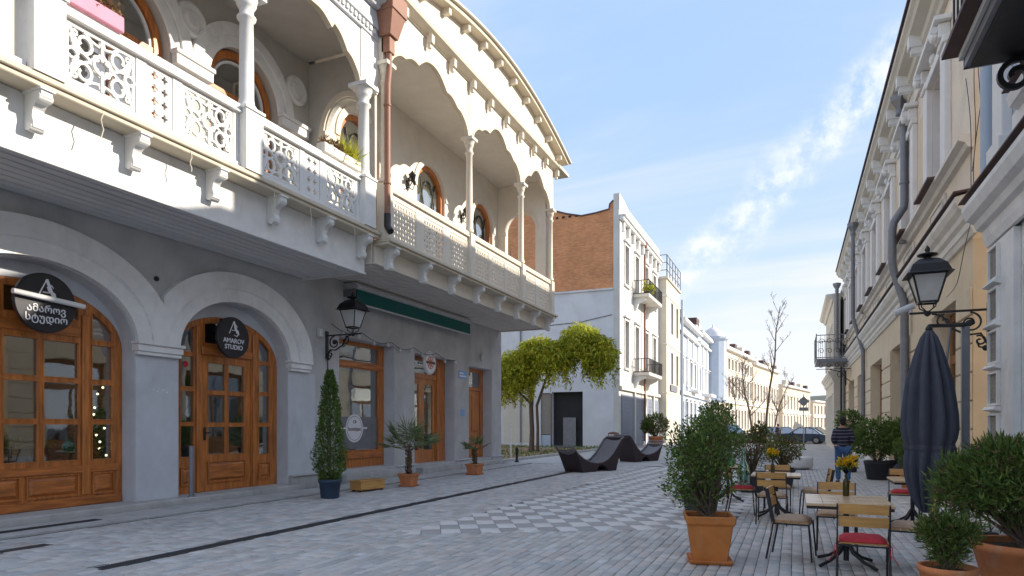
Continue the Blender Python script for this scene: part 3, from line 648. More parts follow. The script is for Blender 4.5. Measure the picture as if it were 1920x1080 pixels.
put('emblem_ring',MB().ribbon([(16.25+.36*math.cos(2*PI*i/28),1.52+.36*math.sin(2*PI*i/28)) for i in range(28)],.012,Fr,-.0395,-.037,closed=True),'sign_brown',sw)
put('emblem_bar',MB().fbox(Fr,15.62,15.82,1.50,1.55,-.043,-.04).fbox(Fr,16.68,16.88,1.50,1.55,-.043,-.04),'sign_white',sw)
tm=text_mesh('boutique',.17); put('lettering',tm,'sign_brown',sw,loc=(-12.036,16.25,1.50),rot=(R(90),0,R(90)))
tm=text_mesh('CB',.13); put('lettering',tm,'sign_brown',sw,loc=(-12.036,16.25,1.71),rot=(R(90),0,R(90)))
dd=group_part('shop_door',ch,(-12,20.3,.2)); dd['label']='glazed wooden double shop door'
lh=[rect(19.30,19.86,.75,3.05),rect(20.22,20.82,.75,3.05)]
put('frame',MB().plate(rect(18.91,21.70,.205,4.01),[rect(19.10,21.0,.21,3.25),rect(19.15,20.95,3.42,3.86)],Fr,-.1,0),'varnished_wood',dd,bevel=.01)
put('transom_pane',MB().plate(rect(19.15,20.95,3.42,3.86),[],Fr,-.06,-.05),'shop_glass',dd)
for k,h in enumerate(lh):
    a=(19.105,20.04)[k]; put('door_leaf',MB().plate(rect(a,a+.93,.212,3.245),[h],Fr,-.08,-.02),'varnished_wood',dd,bevel=.008)
    put('pane',MB().plate(h,[],Fr,-.06,-.05),'shop_glass',dd)
put('side_panel',MB().fbox(Fr,21.05,21.66,.25,3.98,.001,.03),'varnished_wood',dd,bevel=.01)
put('door_handle',MB().tube([(0,0,-.16),(0.03,0,-.16),(.03,0,.16),(0,0,.16)],.013,8),'black_metal',dd,loc=(-12.02,20.10,1.35))
wd=group_part('house_door',ch,(-12,23.9,.2)); wd['label']='solid panelled wooden door'
put('frame',MB().plate(rect(22.89,24.98,.185,3.91),[rect(23.02,24.72,.19,3.02),rect(23.06,24.70,3.16,3.76)],Fr,-.1,0),'varnished_wood',wd,bevel=.01)
put('transom_pane',MB().plate(rect(23.06,24.70,3.16,3.76),[],Fr,-.06,-.05),'far_glass',wd)
put('door_leaf',MB().fbox(Fr,23.03,24.71,.195,3.01,-.09,-.03),'varnished_wood',wd,bevel=.01)
for z0,z1 in ((.35,.95),(1.05,1.25),(1.35,2.85)):
    for y0 in (23.15,23.93): put('panel',raised_panel(Fr,y0,y0+.66,z0,z1,-.029),'varnished_wood',wd)
put('rear_body',MB().box(-25,-15.45,13.96,25.70,0,12.2).box(-15.44,-12.12,13.96,25.70,5.71,12.2).box(-15.44,-12.12,22.4,25.70,0,5.7),'dark_void',ch)
# awning
aw=group_part('awning',ch,(XW,18.7,5.3)); aw['label']='rolled-up dark green awning'
put('cassette',MB().box(XW,-11.16,15.15,22.2,5.40,5.58),'awning_grey',aw,bevel=.02)
put('valance',MB().box(-11.20,-11.17,15.2,22.15,5.02,5.395),'awning_green',aw)
put('front_bar',MB().box(-11.165,-11.10,15.15,22.2,5.42,5.50).box(-11.22,-11.15,15.2,22.15,4.985,5.018),'awning_grey',aw)
put('roller_cloth',MB().tube([(-11.38,15.2,5.28),(-11.38,22.15,5.28)],.11,14),'awning_green',aw)
for y in (15.16,18.6,22.18): put('bracket',MB().box(XW,-11.2,y-.02,y+.02,5.2,5.395),'grey_metal',aw)
# house number plates and wall light
put('number_plate',MB().fbox(f,22.02,22.68,3.38,3.68,.0,.02),'sign_blue',ch,bevel=.005)
put('number_lettering',MB().fbox(f,22.08,22.4,3.55,3.61,.0205,.023).fbox(f,22.08,22.62,3.45,3.50,.0205,.023),'sign_white',ch)
put('number_plate',MB().fbox(f,22.22,22.50,1.96,2.22,.0,.02),'sign_blue',ch,bevel=.005)
put('wall_light',MB().lathe([(.02,-.16),(.09,-.12),(.12,0),(.09,.12),(.02,.16)],n=14,sx=.6),'lamp_glass_white',ch,loc=(XW+.08,23.95,4.35))
# gallery floor
g2=group_part('gallery',ch,(-9.3,20,5.6))
soffit(XW+.01,-9.55,11,13.62,25.72,5.62,'soffit_warm',g2)
put('fascia',MB().box(-9.545,-9.47,13.62,25.78,5.58,6.02).box(XW+.01,-9.548,25.723,25.78,5.58,6.02),'cream_paint',g2,bevel=.008)
put('fascia_end',MB().box(XW+.01,-9.548,13.56,13.612,5.58,6.14),'cream_paint',g2)
put('ledge',MB().box(-9.55,-9.02,13.62,25.98,6.09,6.18).box(-9.55,-9.08,13.62,25.94,6.021,6.088),'deep_cream_trim',g2,bevel=.014)
put('floor_slab',MB().box(XW,-9.551,13.62,25.72,6.0,6.17),'pale_plaster',g2)
for i in range(8): put('bracket',BR,'cream_paint',g2,loc=(-9.468,14.05+i*1.66,6.005))
C2=column_mesh(6.18,7.55,10.52,.105,.14)
ys=(13.78,18.38,22.60,25.78)
for y in ys: put('column',C2,'cream_paint',g2,loc=(-9.3,y,0))
def lattice_panel(w,h):
    holes=[]; nx=max(4,int(w/.13)); nz=7
    for i in range(nx):
        for j in range(nz):
            cy=w*(i+.5)/nx; cz=.06+(h-.10)*(j+.5)/nz; a=w/nx*.42; b=(h-.1)/nz*.44
            if j==nz-1: holes.append([(cy-a*.6,cz-b*.8),(cy+a*.6,cz-b*.8),(cy+a*.6,cz+b*.3),(cy,cz+b),(cy-a*.6,cz+b*.3)])
            elif (i+j)%2: holes.append([(cy-a,cz),(cy-a*.25,cz-b*.35),(cy,cz-b),(cy+a*.25,cz-b*.35),(cy+a,cz),(cy+a*.25,cz+b*.35),(cy,cz+b),(cy-a*.25,cz+b*.35)])
            else: holes.append([(cy+a*.85*math.cos(t*PI/4+.39),cz+b*.85*math.sin(t*PI/4+.39)) for t in range(8)])
    return MB().plate(rect(0,w,0,h),holes,lambda a,b,d:(d,a,b),-.018,.012).mesh('fretwork_panel')
LP=lattice_panel(1.05,1.0)
for (a,b,ps) in ((13.95,18.22,(14.15,15.62,17.08)),(18.54,22.45,(18.72,20.0,21.28)),(22.77,25.62,(23.0,24.45))):
    put('handrail',MB().profile(rp,(-9.3,a,7.42),(-9.3,b,7.42)),'cream_paint',g2)
    put('bottom_rail',MB().box(-9.35,-9.25,a,b,6.18,6.27),'cream_paint',g2)
    put('top_panel',MB().box(-9.325,-9.275,a,b,7.285,7.42),'cream_paint',g2)
    for p in ps: put('fretwork_panel',LP,'cream_paint',g2,loc=(-9.3,p,6.272))
    e=[a]+[v for p in ps for v in (p,p+1.05)]+[b]
    for k in range(0,len(e),2): put('panel_post',MB().box(-9.33,-9.27,e[k]+.002,e[k+1]-.002,6.271,7.284),'cream_paint',g2)
nodes=[(1.0,10.52),(.90,10.86),(.66,11.08),(.36,11.24),(.0,11.62)]
for a,b in zip(ys[:-1],ys[1:]):
    valance(a+.13,b-.13,12.2,nodes if b-a>3.5 else [(1.0,10.52),(.85,10.86),(.5,11.1),(.0,11.55)],-9.36,-9.26,'cream_paint',g2,'deep_cream_trim')
for a,b in ((13.62,13.905),(18.255,18.505),(22.475,22.725),(25.655,26.0)): put('frieze',MB().box(-9.37,-9.25,a,b,10.53,12.2),'cream_paint',g2)
put('ceiling',MB().box(XW,-9.38,13.8,25.7,11.70,11.80),'pale_plaster',g2)
put('end_wall',MB().plate(rect(XW+.001,-9.44,6.18,11.69),[xarch(-10.55,.66,6.9,9.75,.72)],FY(25.6),-.18,0),'pale_plaster',g2)
put('end_arch_moulding',MB().ribbon([(-10.55+.74*math.cos(PI*i/24),9.75+.80*math.sin(PI*i/24)) for i in range(25)],.12,FY(25.6),.001,.05),'cream_paint',g2)
put('end_arch_pier',MB().box(-11.31,-11.20,25.50,25.6,6.9,9.6).box(-11.35,-11.16,25.46,25.6,9.601,9.74),'cream_paint',g2)
gr=MB()
for k in range(5): gr.ribbon(spiral(-10.95+.10*(k%2),7.2+k*.34,.12,.04,0,400,16),.02,FY(25.7),0,.02)
gr.bar((-11.05,25.69,7.0),(-11.05,25.69,9.0),.02)
put('iron_ornament',gr,'black_metal',g2)
# entablature, attic and curved gable
put('entablature',MB().box(-9.42,-9.20,13.62,26.1,12.2,12.40),'cream_paint',g2,bevel=.01)
put('cornice',MB().profile([(0,0),(.10,.02),(.22,.09),(.24,.16),(0,.18)],(-9.20,13.62,12.22),(-9.20,26.3,12.22)),'deep_cream_trim',g2)
mb_=MB().box(0,.16,-.07,.07,-.22,0).box(0,.10,-.05,.05,-.34,-.22).mesh('cornice_block')
for i in range(10): put('cornice_block',mb_,'cream_paint',g2,loc=(-9.198,14.4+i*1.30,12.22))
def gable_z(y): return 12.62+1.28*math.sin(PI*min(1,max(0,(y-13.2)/(27.6-13.2))))**.9 if y<99 else 0
gy=[13.62+ (26.6-13.62)*i/24 for i in range(25)]
put('attic_gable',MB().plate([(13.62,12.401),(26.6,12.401)]+[(y,gable_z(y)) for y in gy[::-1]],[],FX(-9.40),0,.14),'cream_paint',g2)
put('gable_cornice',MB().ribbon([(y,gable_z(y)+.06) for y in gy+[27.1]],.13,FX(-9.40),-.1,.46),'deep_cream_trim',g2)
put('gable_coping',MB().ribbon([(y,gable_z(y)+.16) for y in gy+[27.25]],.06,FX(-9.40),-.12,.56),'cream_paint',g2)
for i in range(11):
    y=14.2+i*1.22; put('cornice_block',MB().box(-9.258,-9.02,y-.07,y+.07,gable_z(y)-.2,gable_z(y)-.01),'cream_paint',g2)
put('roof',MB().box(-25,-9.42,13.96,25.95,12.25,12.40),'roof_tin',ch)
put('eave_end',MB().box(-9.55,-8.95,25.95,27.2,12.30,12.42),'deep_cream_trim',ch)
# upper gallery wall
wins=[(15.95,.95),(20.02,.95),(24.15,.92)]
put('upper_wall',MB().plate(rect(13.96,25.70,6.18,11.70),[arch(c,h,6.25,9.62,h) for c,h in wins],f,-.30,0),'pale_plaster',ch)
for c,h in wins:
    w=group_part('window',ch,(XW-.2,c,6.4)); Fw=FX(XW-.14)
    P=[(c-h+.07,6.26),(c-h+.07,9.6)]+arc(c,h-.07,9.62,h-.07,180,0,26)+[(c+h-.07,9.6),(c+h-.07,6.26)]
    put('frame',MB().ribbon(P,.14,Fw,-.08,.05),'varnished_wood',w)
    put('glazing_bars',MB().ribbon([(c-.45,7.0),(c-.12,8.2),(c-.30,9.3),(c-.5,10.1)],.035,Fw,-.03,.0).ribbon([(c+.45,7.0),(c+.12,8.2),(c+.30,9.3),(c+.5,10.1)],.035,Fw,-.03,.0).ribbon(arc(c,.42,9.2,.9,0,180,14),.03,Fw,-.03,.001).fbox(Fw,c-.03,c+.03,6.3,8.3,-.04,.005),'black_metal',w)
    put('pane',MB().plate(arch(c,h-.08,6.27,9.62,h-.08),[],Fw,-.05,-.04),'pane_glass',w)
    put('curtain',MB().plate(arch(c,h-.08,6.27,9.62,h-.08),[],Fw,-.13,-.12),'curtain',w)
    put('architrave',MB().ribbon(arc(c,h+.13,9.62,h+.13,0,180,30),.2,f,.001,.045),'pale_plaster',w,bevel=.008)
# downpipe with hopper between the two houses
dp=group_part('downpipe',ch,(-9.1,13.3,6.4))
put('hopper',MB().add([(-9.32,13.55,11.10),(-9.0,13.55,11.10),(-9.0,13.92,11.10),(-9.32,13.92,11.10),(-9.42,13.42,11.62),(-8.85,13.42,11.62),(-8.85,14.02,11.62),(-9.42,14.02,11.62)],[(0,1,5,4),(1,2,6,5),(2,3,7,6),(3,0,4,7),(3,2,1,0)]).box(-9.45,-8.82,13.39,14.05,11.621,12.05).box(-9.30,-9.06,13.62,13.86,10.72,11.10),'pipe_brown',dp,bevel=.01)
put('pipe',MB().tube([(-9.16,13.74,10.8),(-9.16,13.74,10.3),(-9.12,13.62,9.9),(-9.12,13.62,6.75)],.075,14),'pipe_brown',dp)
put('outlet',MB().tube([(-9.12,13.62,6.76),(-9.12,13.62,6.45),(-9.0,13.58,6.30)],.085,14),'black_metal',dp)
for z in (7.5,9.4): put('pipe_clip',MB().lathe([(.095,-.02),(.095,.02)],n=14),'pipe_brown',dp,loc=(-9.12,13.62,z))
for y in (18.45,22.25):
    sc=MB().tube([(0,0,0),(.12,0,-.05),(.2,0,.06)],.02,8).box(-.0,.03,-.06,.06,-.18,.14).lathe([(.02,.05),(.09,.10),(.11,.26),(.13,.28),(.05,.36),(.01,.42)],(.2,0,0),12)
    for s_ in (-1,1): sc.tube([(.03,0,-.1),(.15,s_*.1,-.16),(.18,s_*.16,0)],.015,6).lathe([(.01,0),(.05,.03),(.06,.12),(.0,.15)],(.18,s_*.16,0),8)
    put('wall_sconce',sc,'black_metal',ch,loc=(XW,y,9.45))
# little iron railing between the two balconies
rl=MB().bar((-9.4,13.66,7.6),(-11.5,13.66,7.6),.04).bar((-9.4,13.66,6.5),(-11.5,13.66,6.5),.03)
# railing seen through the side screen
for i in range(14): rl.bar((-9.5-i*.15,13.98,6.2),(-9.5-i*.15,13.98,7.75),.022)
rl.bar((-9.4,13.98,7.75),(-11.55,13.98,7.75),.05)
put('iron_railing',rl,'white_paint',ch)
# ================================================================ OCHRE HOUSE (right)
XR=3.2
oh=thing('ochre_house','long ochre two-storey house with white window surrounds and rusticated ground floor','house',(XR,30,0),world=True)
g=FXm(XR)
gops=[(16.7,19.35),(23.3,27.2),(29.7,33.9),(36.3,40.5),(42.9,47.0)]
put('ground_wall',MB().plate(rect(15.4,50,0,5.25),[rect(a,b,.12,4.32) for a,b in gops],g,-.5,0),'ochre',oh)
uw=[18.7+4.35*i for i in range(8) if 18.7+4.35*i<49.5]
put('upper_wall',MB().plate(rect(15.4,50,5.25,12.0),[rect(c-.78,c+.78,7.32,10.05) for c in uw],g,-.45,0),'facade_cream',oh)
put('return_wall',MB().box(XR+.505,9,15.4,15.65,0,12.0).box(XR+.505,9,49.75,50,0,12.0),'ochre',oh)
put('rear_body',MB().box(XR+.6,9,15.7,49.7,0,12.0),'dark_void',oh)
for a,b in gops:
    d=group_part('shop_door',oh,(XR+.3,(a+b)/2,.12)); Fd=FXm(XR+.34)
    m_=(a+b)/2
    put('frame',MB().plate(rect(a+.002,b-.002,.125,4.315),[rect(a+.18,m_-.06,1.0,3.1),rect(m_+.06,b-.18,1.0,3.1),rect(a+.18,b-.18,3.3,4.12)],Fd,-.08,0),'window_wood',d,bevel=.01)
    for h in (rect(a+.18,m_-.06,1.0,3.1),rect(m_+.06,b-.18,1.0,3.1),rect(a+.18,b-.18,3.3,4.12)): put('pane',MB().plate(h,[],Fd,-.05,-.04),'far_glass',d)
    for y0,y1 in ((a+.25,m_-.12),(m_+.12,b-.25)): put('panel',raised_panel(Fd,y0,y1,.3,.85,.001),'window_wood',d)
    put('step',MB().box(XR-.18,XR+.3,a,b,-.02,.115),'concrete',oh,bevel=.01)
piers=[(15.4,16.66),(19.39,23.26),(27.24,29.66),(33.94,36.26),(40.54,42.86),(47.04,49.98)]
for a,b in piers:
    for k in range(7):
        z0=.42+k*.56
        put('rusticated_block',MB().fbox(g,a,b,z0,z0+.525,.001,.05),'ochre',oh,bevel=.015)
for a,b in piers: put('base_course',MB().fbox(g,a,b,-.02,.40,.001,.08),'stone_trim',oh,bevel=.012)
# string course between the storeys, sills, cornice
st=[(0,0),(.06,.0),(.10,.10),(.13,.12),(.13,.26),(.20,.32),(.22,.42),(.30,.50),(.36,.62),(.36,.72),(0,.80)]
def mould_run(name,prof,y0,y1,z,m,par,x=XR,bev=0): return put(name,MB().profile(prof,(x,y0,z),(x,y1,z),out=(-1,0,0)),m,par)
mould_run('string_course',st,15.05,50,5.28,'stone_trim',oh)
mould_run('string_flashing',[(0,0),(.40,-.02),(.40,.01),(0,.05)],15.02,50,6.09,'roof_tin',oh)
mould_run('sill_course',[(0,0),(.10,.03),(.14,.12),(.26,.17),(.26,.25),(0,.28)],15.35,50,7.02,'stone_trim',oh)
for i,c in enumerate(uw):
    w=group_part('window',oh,(XR,c,7.3))
    Fw=FXm(XR+.28)
    put('reveal',MB().ribbon([(c-.776,7.324),(c-.776,10.046),(c+.776,10.046),(c+.776,7.324)],.006,g,-.28,.003),'lilac_white',w)
    put('frame',MB().plate(rect(c-.77,c+.77,7.33,10.04),[rect(c-.64,c-.05,7.48,9.1),rect(c+.05,c+.64,7.48,9.1),rect(c-.64,c+.64,9.24,9.92)],Fw,-.07,0),'slat_wood',w,bevel=.01)
    put('pane',MB().fbox(Fw,c-.68,c+.68,7.42,9.98,-.05,-.04),'far_glass',w)
    for s_ in (-1,1):
        y=c+s_*1.10
        put('pilaster',MB().fbox(g,y-.26,y+.26,7.30,10.15,.001,.13),'lilac_white',w,bevel=.012)
        put('pilaster_capital',MB().fbox(g,y-.30,y+.30,10.151,10.30,.001,.18).fbox(g,y-.22,y+.22,10.301,10.62,.001,.24).fbox(g,y-.15,y+.15,10.35,10.57,.241,.31),'moulding_white',w,bevel=.02)
        put('keystone_scroll',MB().tube([g(y-.17,10.5,.30),g(y+.17,10.5,.30)],.08,10).sphere(g(y,10.42,.30),(.09,.16,.12),10,6),'moulding_white',w)
    put('lintel',MB().fbox(g,c-.82,c+.82,10.10,10.32,.001,.15).fbox(g,c-1.45,c+1.45,10.63,10.74,.001,.34),'moulding_white',w,bevel=.012)
    put('festoon',MB().ribbon([(c-.6,10.62),(c-.3,10.44),(c,10.40),(c+.3,10.44),(c+.6,10.62)],.09,g,.01,.10).sphere(g(c,10.46,.12),(.09,.17,.12),10,6),'moulding_white',w)
    put('sill',MB().fbox(g,c-.95,c+.95,7.26,7.315,.0,.40),'roof_tin',w)
    put('apron_panel',MB().fbox(g,c-.9,c+.9,6.28,6.92,.001,.05).ribbon(rect(c-.75,c+.75,6.38,6.82),.05,g,.051,.08,closed=True),'stone_trim',w,bevel=.01)
    if i<len(uw)-1:
        m_=c+2.175
        put('wall_panel',MB().fbox(g,m_-.5,m_+.5,7.5,10.0,.001,.025),'ochre',oh,bevel=.01)
mould_run('frieze',[(0,0),(.07,.0),(.07,.42),(0,.42)],19.0,50,10.80,'stone_trim',oh)
mould_run('cornice',[(0,0),(.10,.0),(.14,.10),(.22,.16),(.24,.34),(.48,.44),(.52,.54),(.60,.62),(.60,.76),(0,.80)],17.0,50,11.22,'facade_sand',oh)
mould_run('cornice_edge',[(0,0),(.66,.0),(.66,.05),(0,.1)],17.0,50,12.03,'roof_tin',oh)
cb=MB().box(-.44,0,-.14,.14,-.30,0).box(-.38,0,-.10,.10,-.46,-.301).mesh('console_block')
for i in range(8): 
    for dy in (-1.1,1.1):
        y=18.7+4.35*i+dy
        if 19<y<49.8: put('console_block',cb,'moulding_white',oh,loc=(XR-.06,y,11.63))
put('attic',MB().box(XR+.1,XR+.4,16.0,50,12.1,13.4),'facade_sand',oh)  # unseen parapet, added to cast the shadow line onto the left balconies
put('roof',MB().add([(XR,15.5,12.1),(XR,50,12.1),(9,50,14.0),(9,15.5,14.0)],[(0,1,2,3)]),'roof_tin',oh)
def downpipe(par,pts,hop,r=.085,m='grey_metal'):
    d=group_part('downpipe',par,pts[-1])
    x,y,z=hop
    put('hopper',MB().lathe([(.09,-.5),(.11,-.4),(.24,-.16),(.26,0),(.22,.0)],(x,y,z),4,smooth=False).tube([(x,y,z-.6),(x,y,z-.45)],.12,12),m,d)
    put('pipe',MB().tube(pts,r,12),m,d)
    for k in range(2,6):
        zz=hop[2]*k/6.5
        put('pipe_clip',MB().lathe([(r+.02,-.025),(r+.02,.025)],n=12),m,d,loc=(pts[1][0] if zz>7.6 else pts[-3][0],pts[1][1],zz)) 
    return d
px_=3.03
downpipe(oh,[(px_,22.9,11.1),(px_,22.9,8.35),(px_-.02,22.9,8.15),(2.76,22.95,7.75),(2.72,22.95,7.5),(2.72,22.95,6.5),(2.76,22.95,6.25),(3.00,22.8,5.35),(3.02,22.8,5.1),(3.02,22.8,.75),(2.93,22.7,.45),(2.72,22.4,.22)],(px_-.12,22.9,11.55),.115)
downpipe(oh,[(2.62,49.6,10.9),(2.62,49.6,6.9),(3.02,49.6,5.6),(3.02,49.6,3),(3.02,49.6,.3)],(2.62,49.6,11.2),.10)
downpipe(oh,[(2.62,36.3,11.2),(2.62,36.3,6.9),(3.06,36.3,5.2),(3.06,36.3,3),(3.06,36.3,.3)],(2.62,36.3,11.5),.09)
# white iron balcony further down
ib=group_part('iron_balcony',oh,(2,47.5,5.6)); y0,y1,x0,x1=45.6,49.2,1.25,3.18
put('balcony_slab',MB().box(x0,x1,y0,y1,5.55,5.78),'grey_metal',ib,bevel=.02)
rl=MB()
for (p,q) in (((x0,y0),(x0,y1)),((x0,y0),(x1,y0)),((x0,y1),(x1,y1))):
    for z in (5.85,7.25): rl.bar((*p,z),(*q,z),.05)
    n=int(math.dist(p,q)/.22)
    for i in range(n+1):
        t=i/n; a=(p[0]+(q[0]-p[0])*t,p[1]+(q[1]-p[1])*t); rl.bar((*a,5.8),(*a,7.25),.022)
rl.bar((x0,y0,5.78),(x0,y0,7.35),.06).bar((x0,y1,5.78),(x0,y1,7.35),.06)
put('balcony_railing',rl,'grey_metal',ib)
ro=MB(); FG=FY(y0-.01)
for i in range(4): 
    c=x0+.28+i*.46; ro.ribbon(spiral(c,6.85,.19,.05,0,430,18),.03,FG,0,.02); ro.ribbon(spiral(c,6.25,.19,.05,180,-250,18),.03,FG,0,.02)
    ro.ribbon(spiral(c,5.34,.17,.04,90,480,16),.035,FG,0,.02)
ro.bar((x0,y0,5.12),(x1,y0,5.12),.04); ro.ribbon([(x1,4.3),(x1-.25,4.5),(x1-.5,4.9),(x1-1.2,5.1)],.05,FG,0,.03); ro.ribbon(spiral(x1-.55,4.75,.28,.08,0,430,20),.04,FG,0,.03)
put('balcony_scrollwork',ro,'black_metal',ib)
# ================================================================ far corner house on the right
fh=thing('corner_house','pale corner house at the far end of the right-hand row beside parked cars','house',(2.5,56,0),world=True)
g2_=FXm(2.45)
put('wall',MB().plate(rect(50.01,62,0,10.6),[rect(51.6+2.9*i,52.8+2.9*i,z0,z1) for i in range(4) for z0,z1 in ((.2,3.7),(6.0,8.6))],g2_,-.4,0).box(2.86,9,61.6,62,0,10.6),'facade_sand',fh)
put('rear_body',MB().box(2.95,9,50.1,61.5,0,10.5),'dark_void',fh)
for i in range(4):
    for z0,z1 in ((.2,3.7),(6.0,8.6)):
        c=52.2+2.9*i; w=group_part('window',fh,(2.6,c,z0)); F_=FXm(2.62)
        put('frame',MB().ribbon(rect(c-.55,c+.55,z0+.04,z1-.04),.12,F_,-.05,0,closed=True),'window_wood',w); put('pane',MB().fbox(F_,c-.56,c+.56,z0+.03,z1-.03,-.04,-.03),'far_glass',w)
        put('surround',MB().ribbon([(c-.72,z0),(c-.72,z1+.1),(c+.72,z1+.1),(c+.72,z0)],.2,g2_,.001,.07),'stone_trim',w)
mould_run('string_course',st,50.0,62.1,4.6,'stone_trim',fh,x=2.45)
mould_run('cornice',[(0,0),(.1,0),(.2,.2),(.4,.3),(.5,.45),(0,.5)],50.0,62.3,10.1,'stone_trim',fh,x=2.45)
# ================================================================ WHITE HOUSE with pebble panels (right edge)
wh=thing('panelled_house','white house with pebble-dash panelled pilaster and heavy cornice at the right edge','house',(3.0,9,0),world=True)
XG=3.0; h_=FXm(XG)
put('ground_wall',MB().plate(rect(2,12.95,0,4.5),[rect(3.0,6.6,.5,3.9),rect(7.4,11.55,.5,3.9)],h_,-.4,0),'moulding_white',wh)
put('upper_wall',MB().plate(rect(2,12.95,4.5,10.6),[rect(8.9,10.3,6.4,9.3)],h_,-.4,0),'facade_blue',wh)
put('end_wall',MB().box(XG+.401,9,12.75,12.95,0,10.6),'ochre',wh)
put('rear_body',MB().box(3.5,9,2,12.7,0,10.6),'dark_void',wh)
put('pilaster',MB().fbox(h_,11.62,12.93,0,4.48,.001,.10),'moulding_white',wh,bevel=.01)
for k in range(6):
    z=.62+k*.655
    put('pebble_panel',MB().fbox(h_,12.28,12.80,z,z+.50,.101,.112),'pebble_dash',wh)
    fr_=MB().ribbon(rect(12.28,12.80,z,z+.5),.05,h_,.101,.15,closed=True)
    vs=[h_(a,b,d) for a,b,d in ((12.22,z-.03,.101),(12.88,z-.03,.101),(12.88,z-.03,.17),(12.22,z-.03,.17),(12.22,z-.11,.101),(12.88,z-.11,.101),(12.88,z-.08,.21),(12.22,z-.08,.21))]
    fr_.add(vs,[(0,1,2,3),(4,7,6,5),(3,2,6,7),(0,3,7,4),(1,5,6,2)])
    put('panel_frame',fr_,'moulding_white',wh)
sg=group_part('shop_window',wh,(3.1,9.5,.5))
put('frame',MB().plate(rect(7.42,11.53,.52,3.88),[rect(7.55,11.4,.65,3.75)],FXm(3.12),-.06,0),'plastic_white',sg,bevel=.008)
put('pane',MB().fbox(FXm(3.12),7.55,11.4,.65,3.75,-.04,-.03),'car_glass',sg)
put('backing',MB().box(3.40,3.44,7.4,11.6,.4,4.0),'awning_grey',sg)
ec=[(0,0),(.06,0),(.10,.12),(.12,.26),(.20,.30),(.24,.40),(.34,.46),(.40,.60),(.40,.68),(0,.76)]
put('cornice',MB().profile(ec,(XG-.06,2,4.50),(XG-.06,13.0,4.50),out=(-1,0,0)),'moulding_white',wh)
put('cornice_flashing',MB().box(XG-.50,XG,2,13.05,5.262,5.285),'roof_tin',wh)
for y in (12.30,10.95):
    put('upper_pilaster',MB().fbox(h_,y-.26,y+.26,5.95,10.2,.001,.14).fbox(h_,y-.34,y+.34,5.60,5.949,.001,.20).fbox(h_,y-.40,y+.40,5.29,5.599,.001,.26),'lilac_white',wh,bevel=.012)
put('window_hood',MB().profile([(0,0),(.10,.03),(.14,.12),(.30,.2),(.34,.34),(0,.42)],(XG-.001,8.4,5.75),(XG-.001,11.0,5.75),out=(-1,0,0)),'moulding_white',wh)
put('window_hood_flashing',MB().box(XG-.38,XG,8.36,11.04,6.172,6.19),'roof_tin',wh)
put('window_pane',MB().fbox(h_,8.95,10.25,6.45,9.25,-.2,-.19),'far_glass',wh)
put('top_cornice',MB().profile(ec,(XG,2,10.2),(XG,13.0,10.2),out=(-1,0,0)),'lilac_white',wh)
put('downpipe',MB().tube([(2.90,13.06,10),(2.90,13.06,5.35),(2.90,13.06,5.3)],.09,12),'facade_blue',wh)
bb=group_part('iron_balcony',wh,(2.4,8,6)); bb['label']='black balcony seen from below'
put('balcony_slab',MB().box(1.98,2.999,5.2,9.66,5.98,6.10),'black_metal',bb,bevel=.01)
put('fascia',MB().box(1.92,1.975,5.2,9.70,6.00,6.16).box(1.92,2.999,9.665,9.72,6.0,6.16),'grey_metal',bb)
put('white_strip',MB().box(1.87,1.915,5.2,9.73,6.12,6.20),'white_paint',bb)
put('rust_edge',MB().box(1.70,2.999,5.2,9.80,6.205,6.26),'roof_tin',bb)
br_=MB()
for i in range(22): br_.bar((1.80,5.3+i*.205,6.26),(1.80,5.3+i*.205,7.3),.022)
br_.bar((1.80,5.2,7.3),(1.80,9.7,7.3),.05)
put('balcony_railing',br_,'black_metal',bb)
sp_=MB(); sp_.ribbon(spiral(2.42,5.76,.21,.045,20,560,34),.06,FY(9.55),-.06,0); sp_.ribbon([(2.60,5.90),(2.8,5.6),(2.97,5.0)],.05,FY(9.55),-.05,0)
put('scroll_bracket',sp_,'black_metal',bb)
wr=thing('loose_cables','thin black cables hanging between the ochre house and the white house','cable',(3.0,14.2,6),world=True)
rng=random.Random(4)
for k,(ya,za,yb,zb,sag) in enumerate(((14.4,9.6,13.9,5.6,.25),(14.2,9.2,14.6,6.3,.3),(13.8,7.2,14.7,5.5,.5),(14.0,5.5,16.4,4.3,.35),(14.5,8.0,13.7,5.2,-.3))):
    P=[(3.06-.04*k,ya+(yb-ya)*t+sag*math.sin(PI*t*2)*.5,za+(zb-za)*t-abs(sag)*math.sin(PI*t)) for t in [i/14 for i in range(15)]]
    put('cable',MB().tube(P,.007,5),'black_metal',wr)
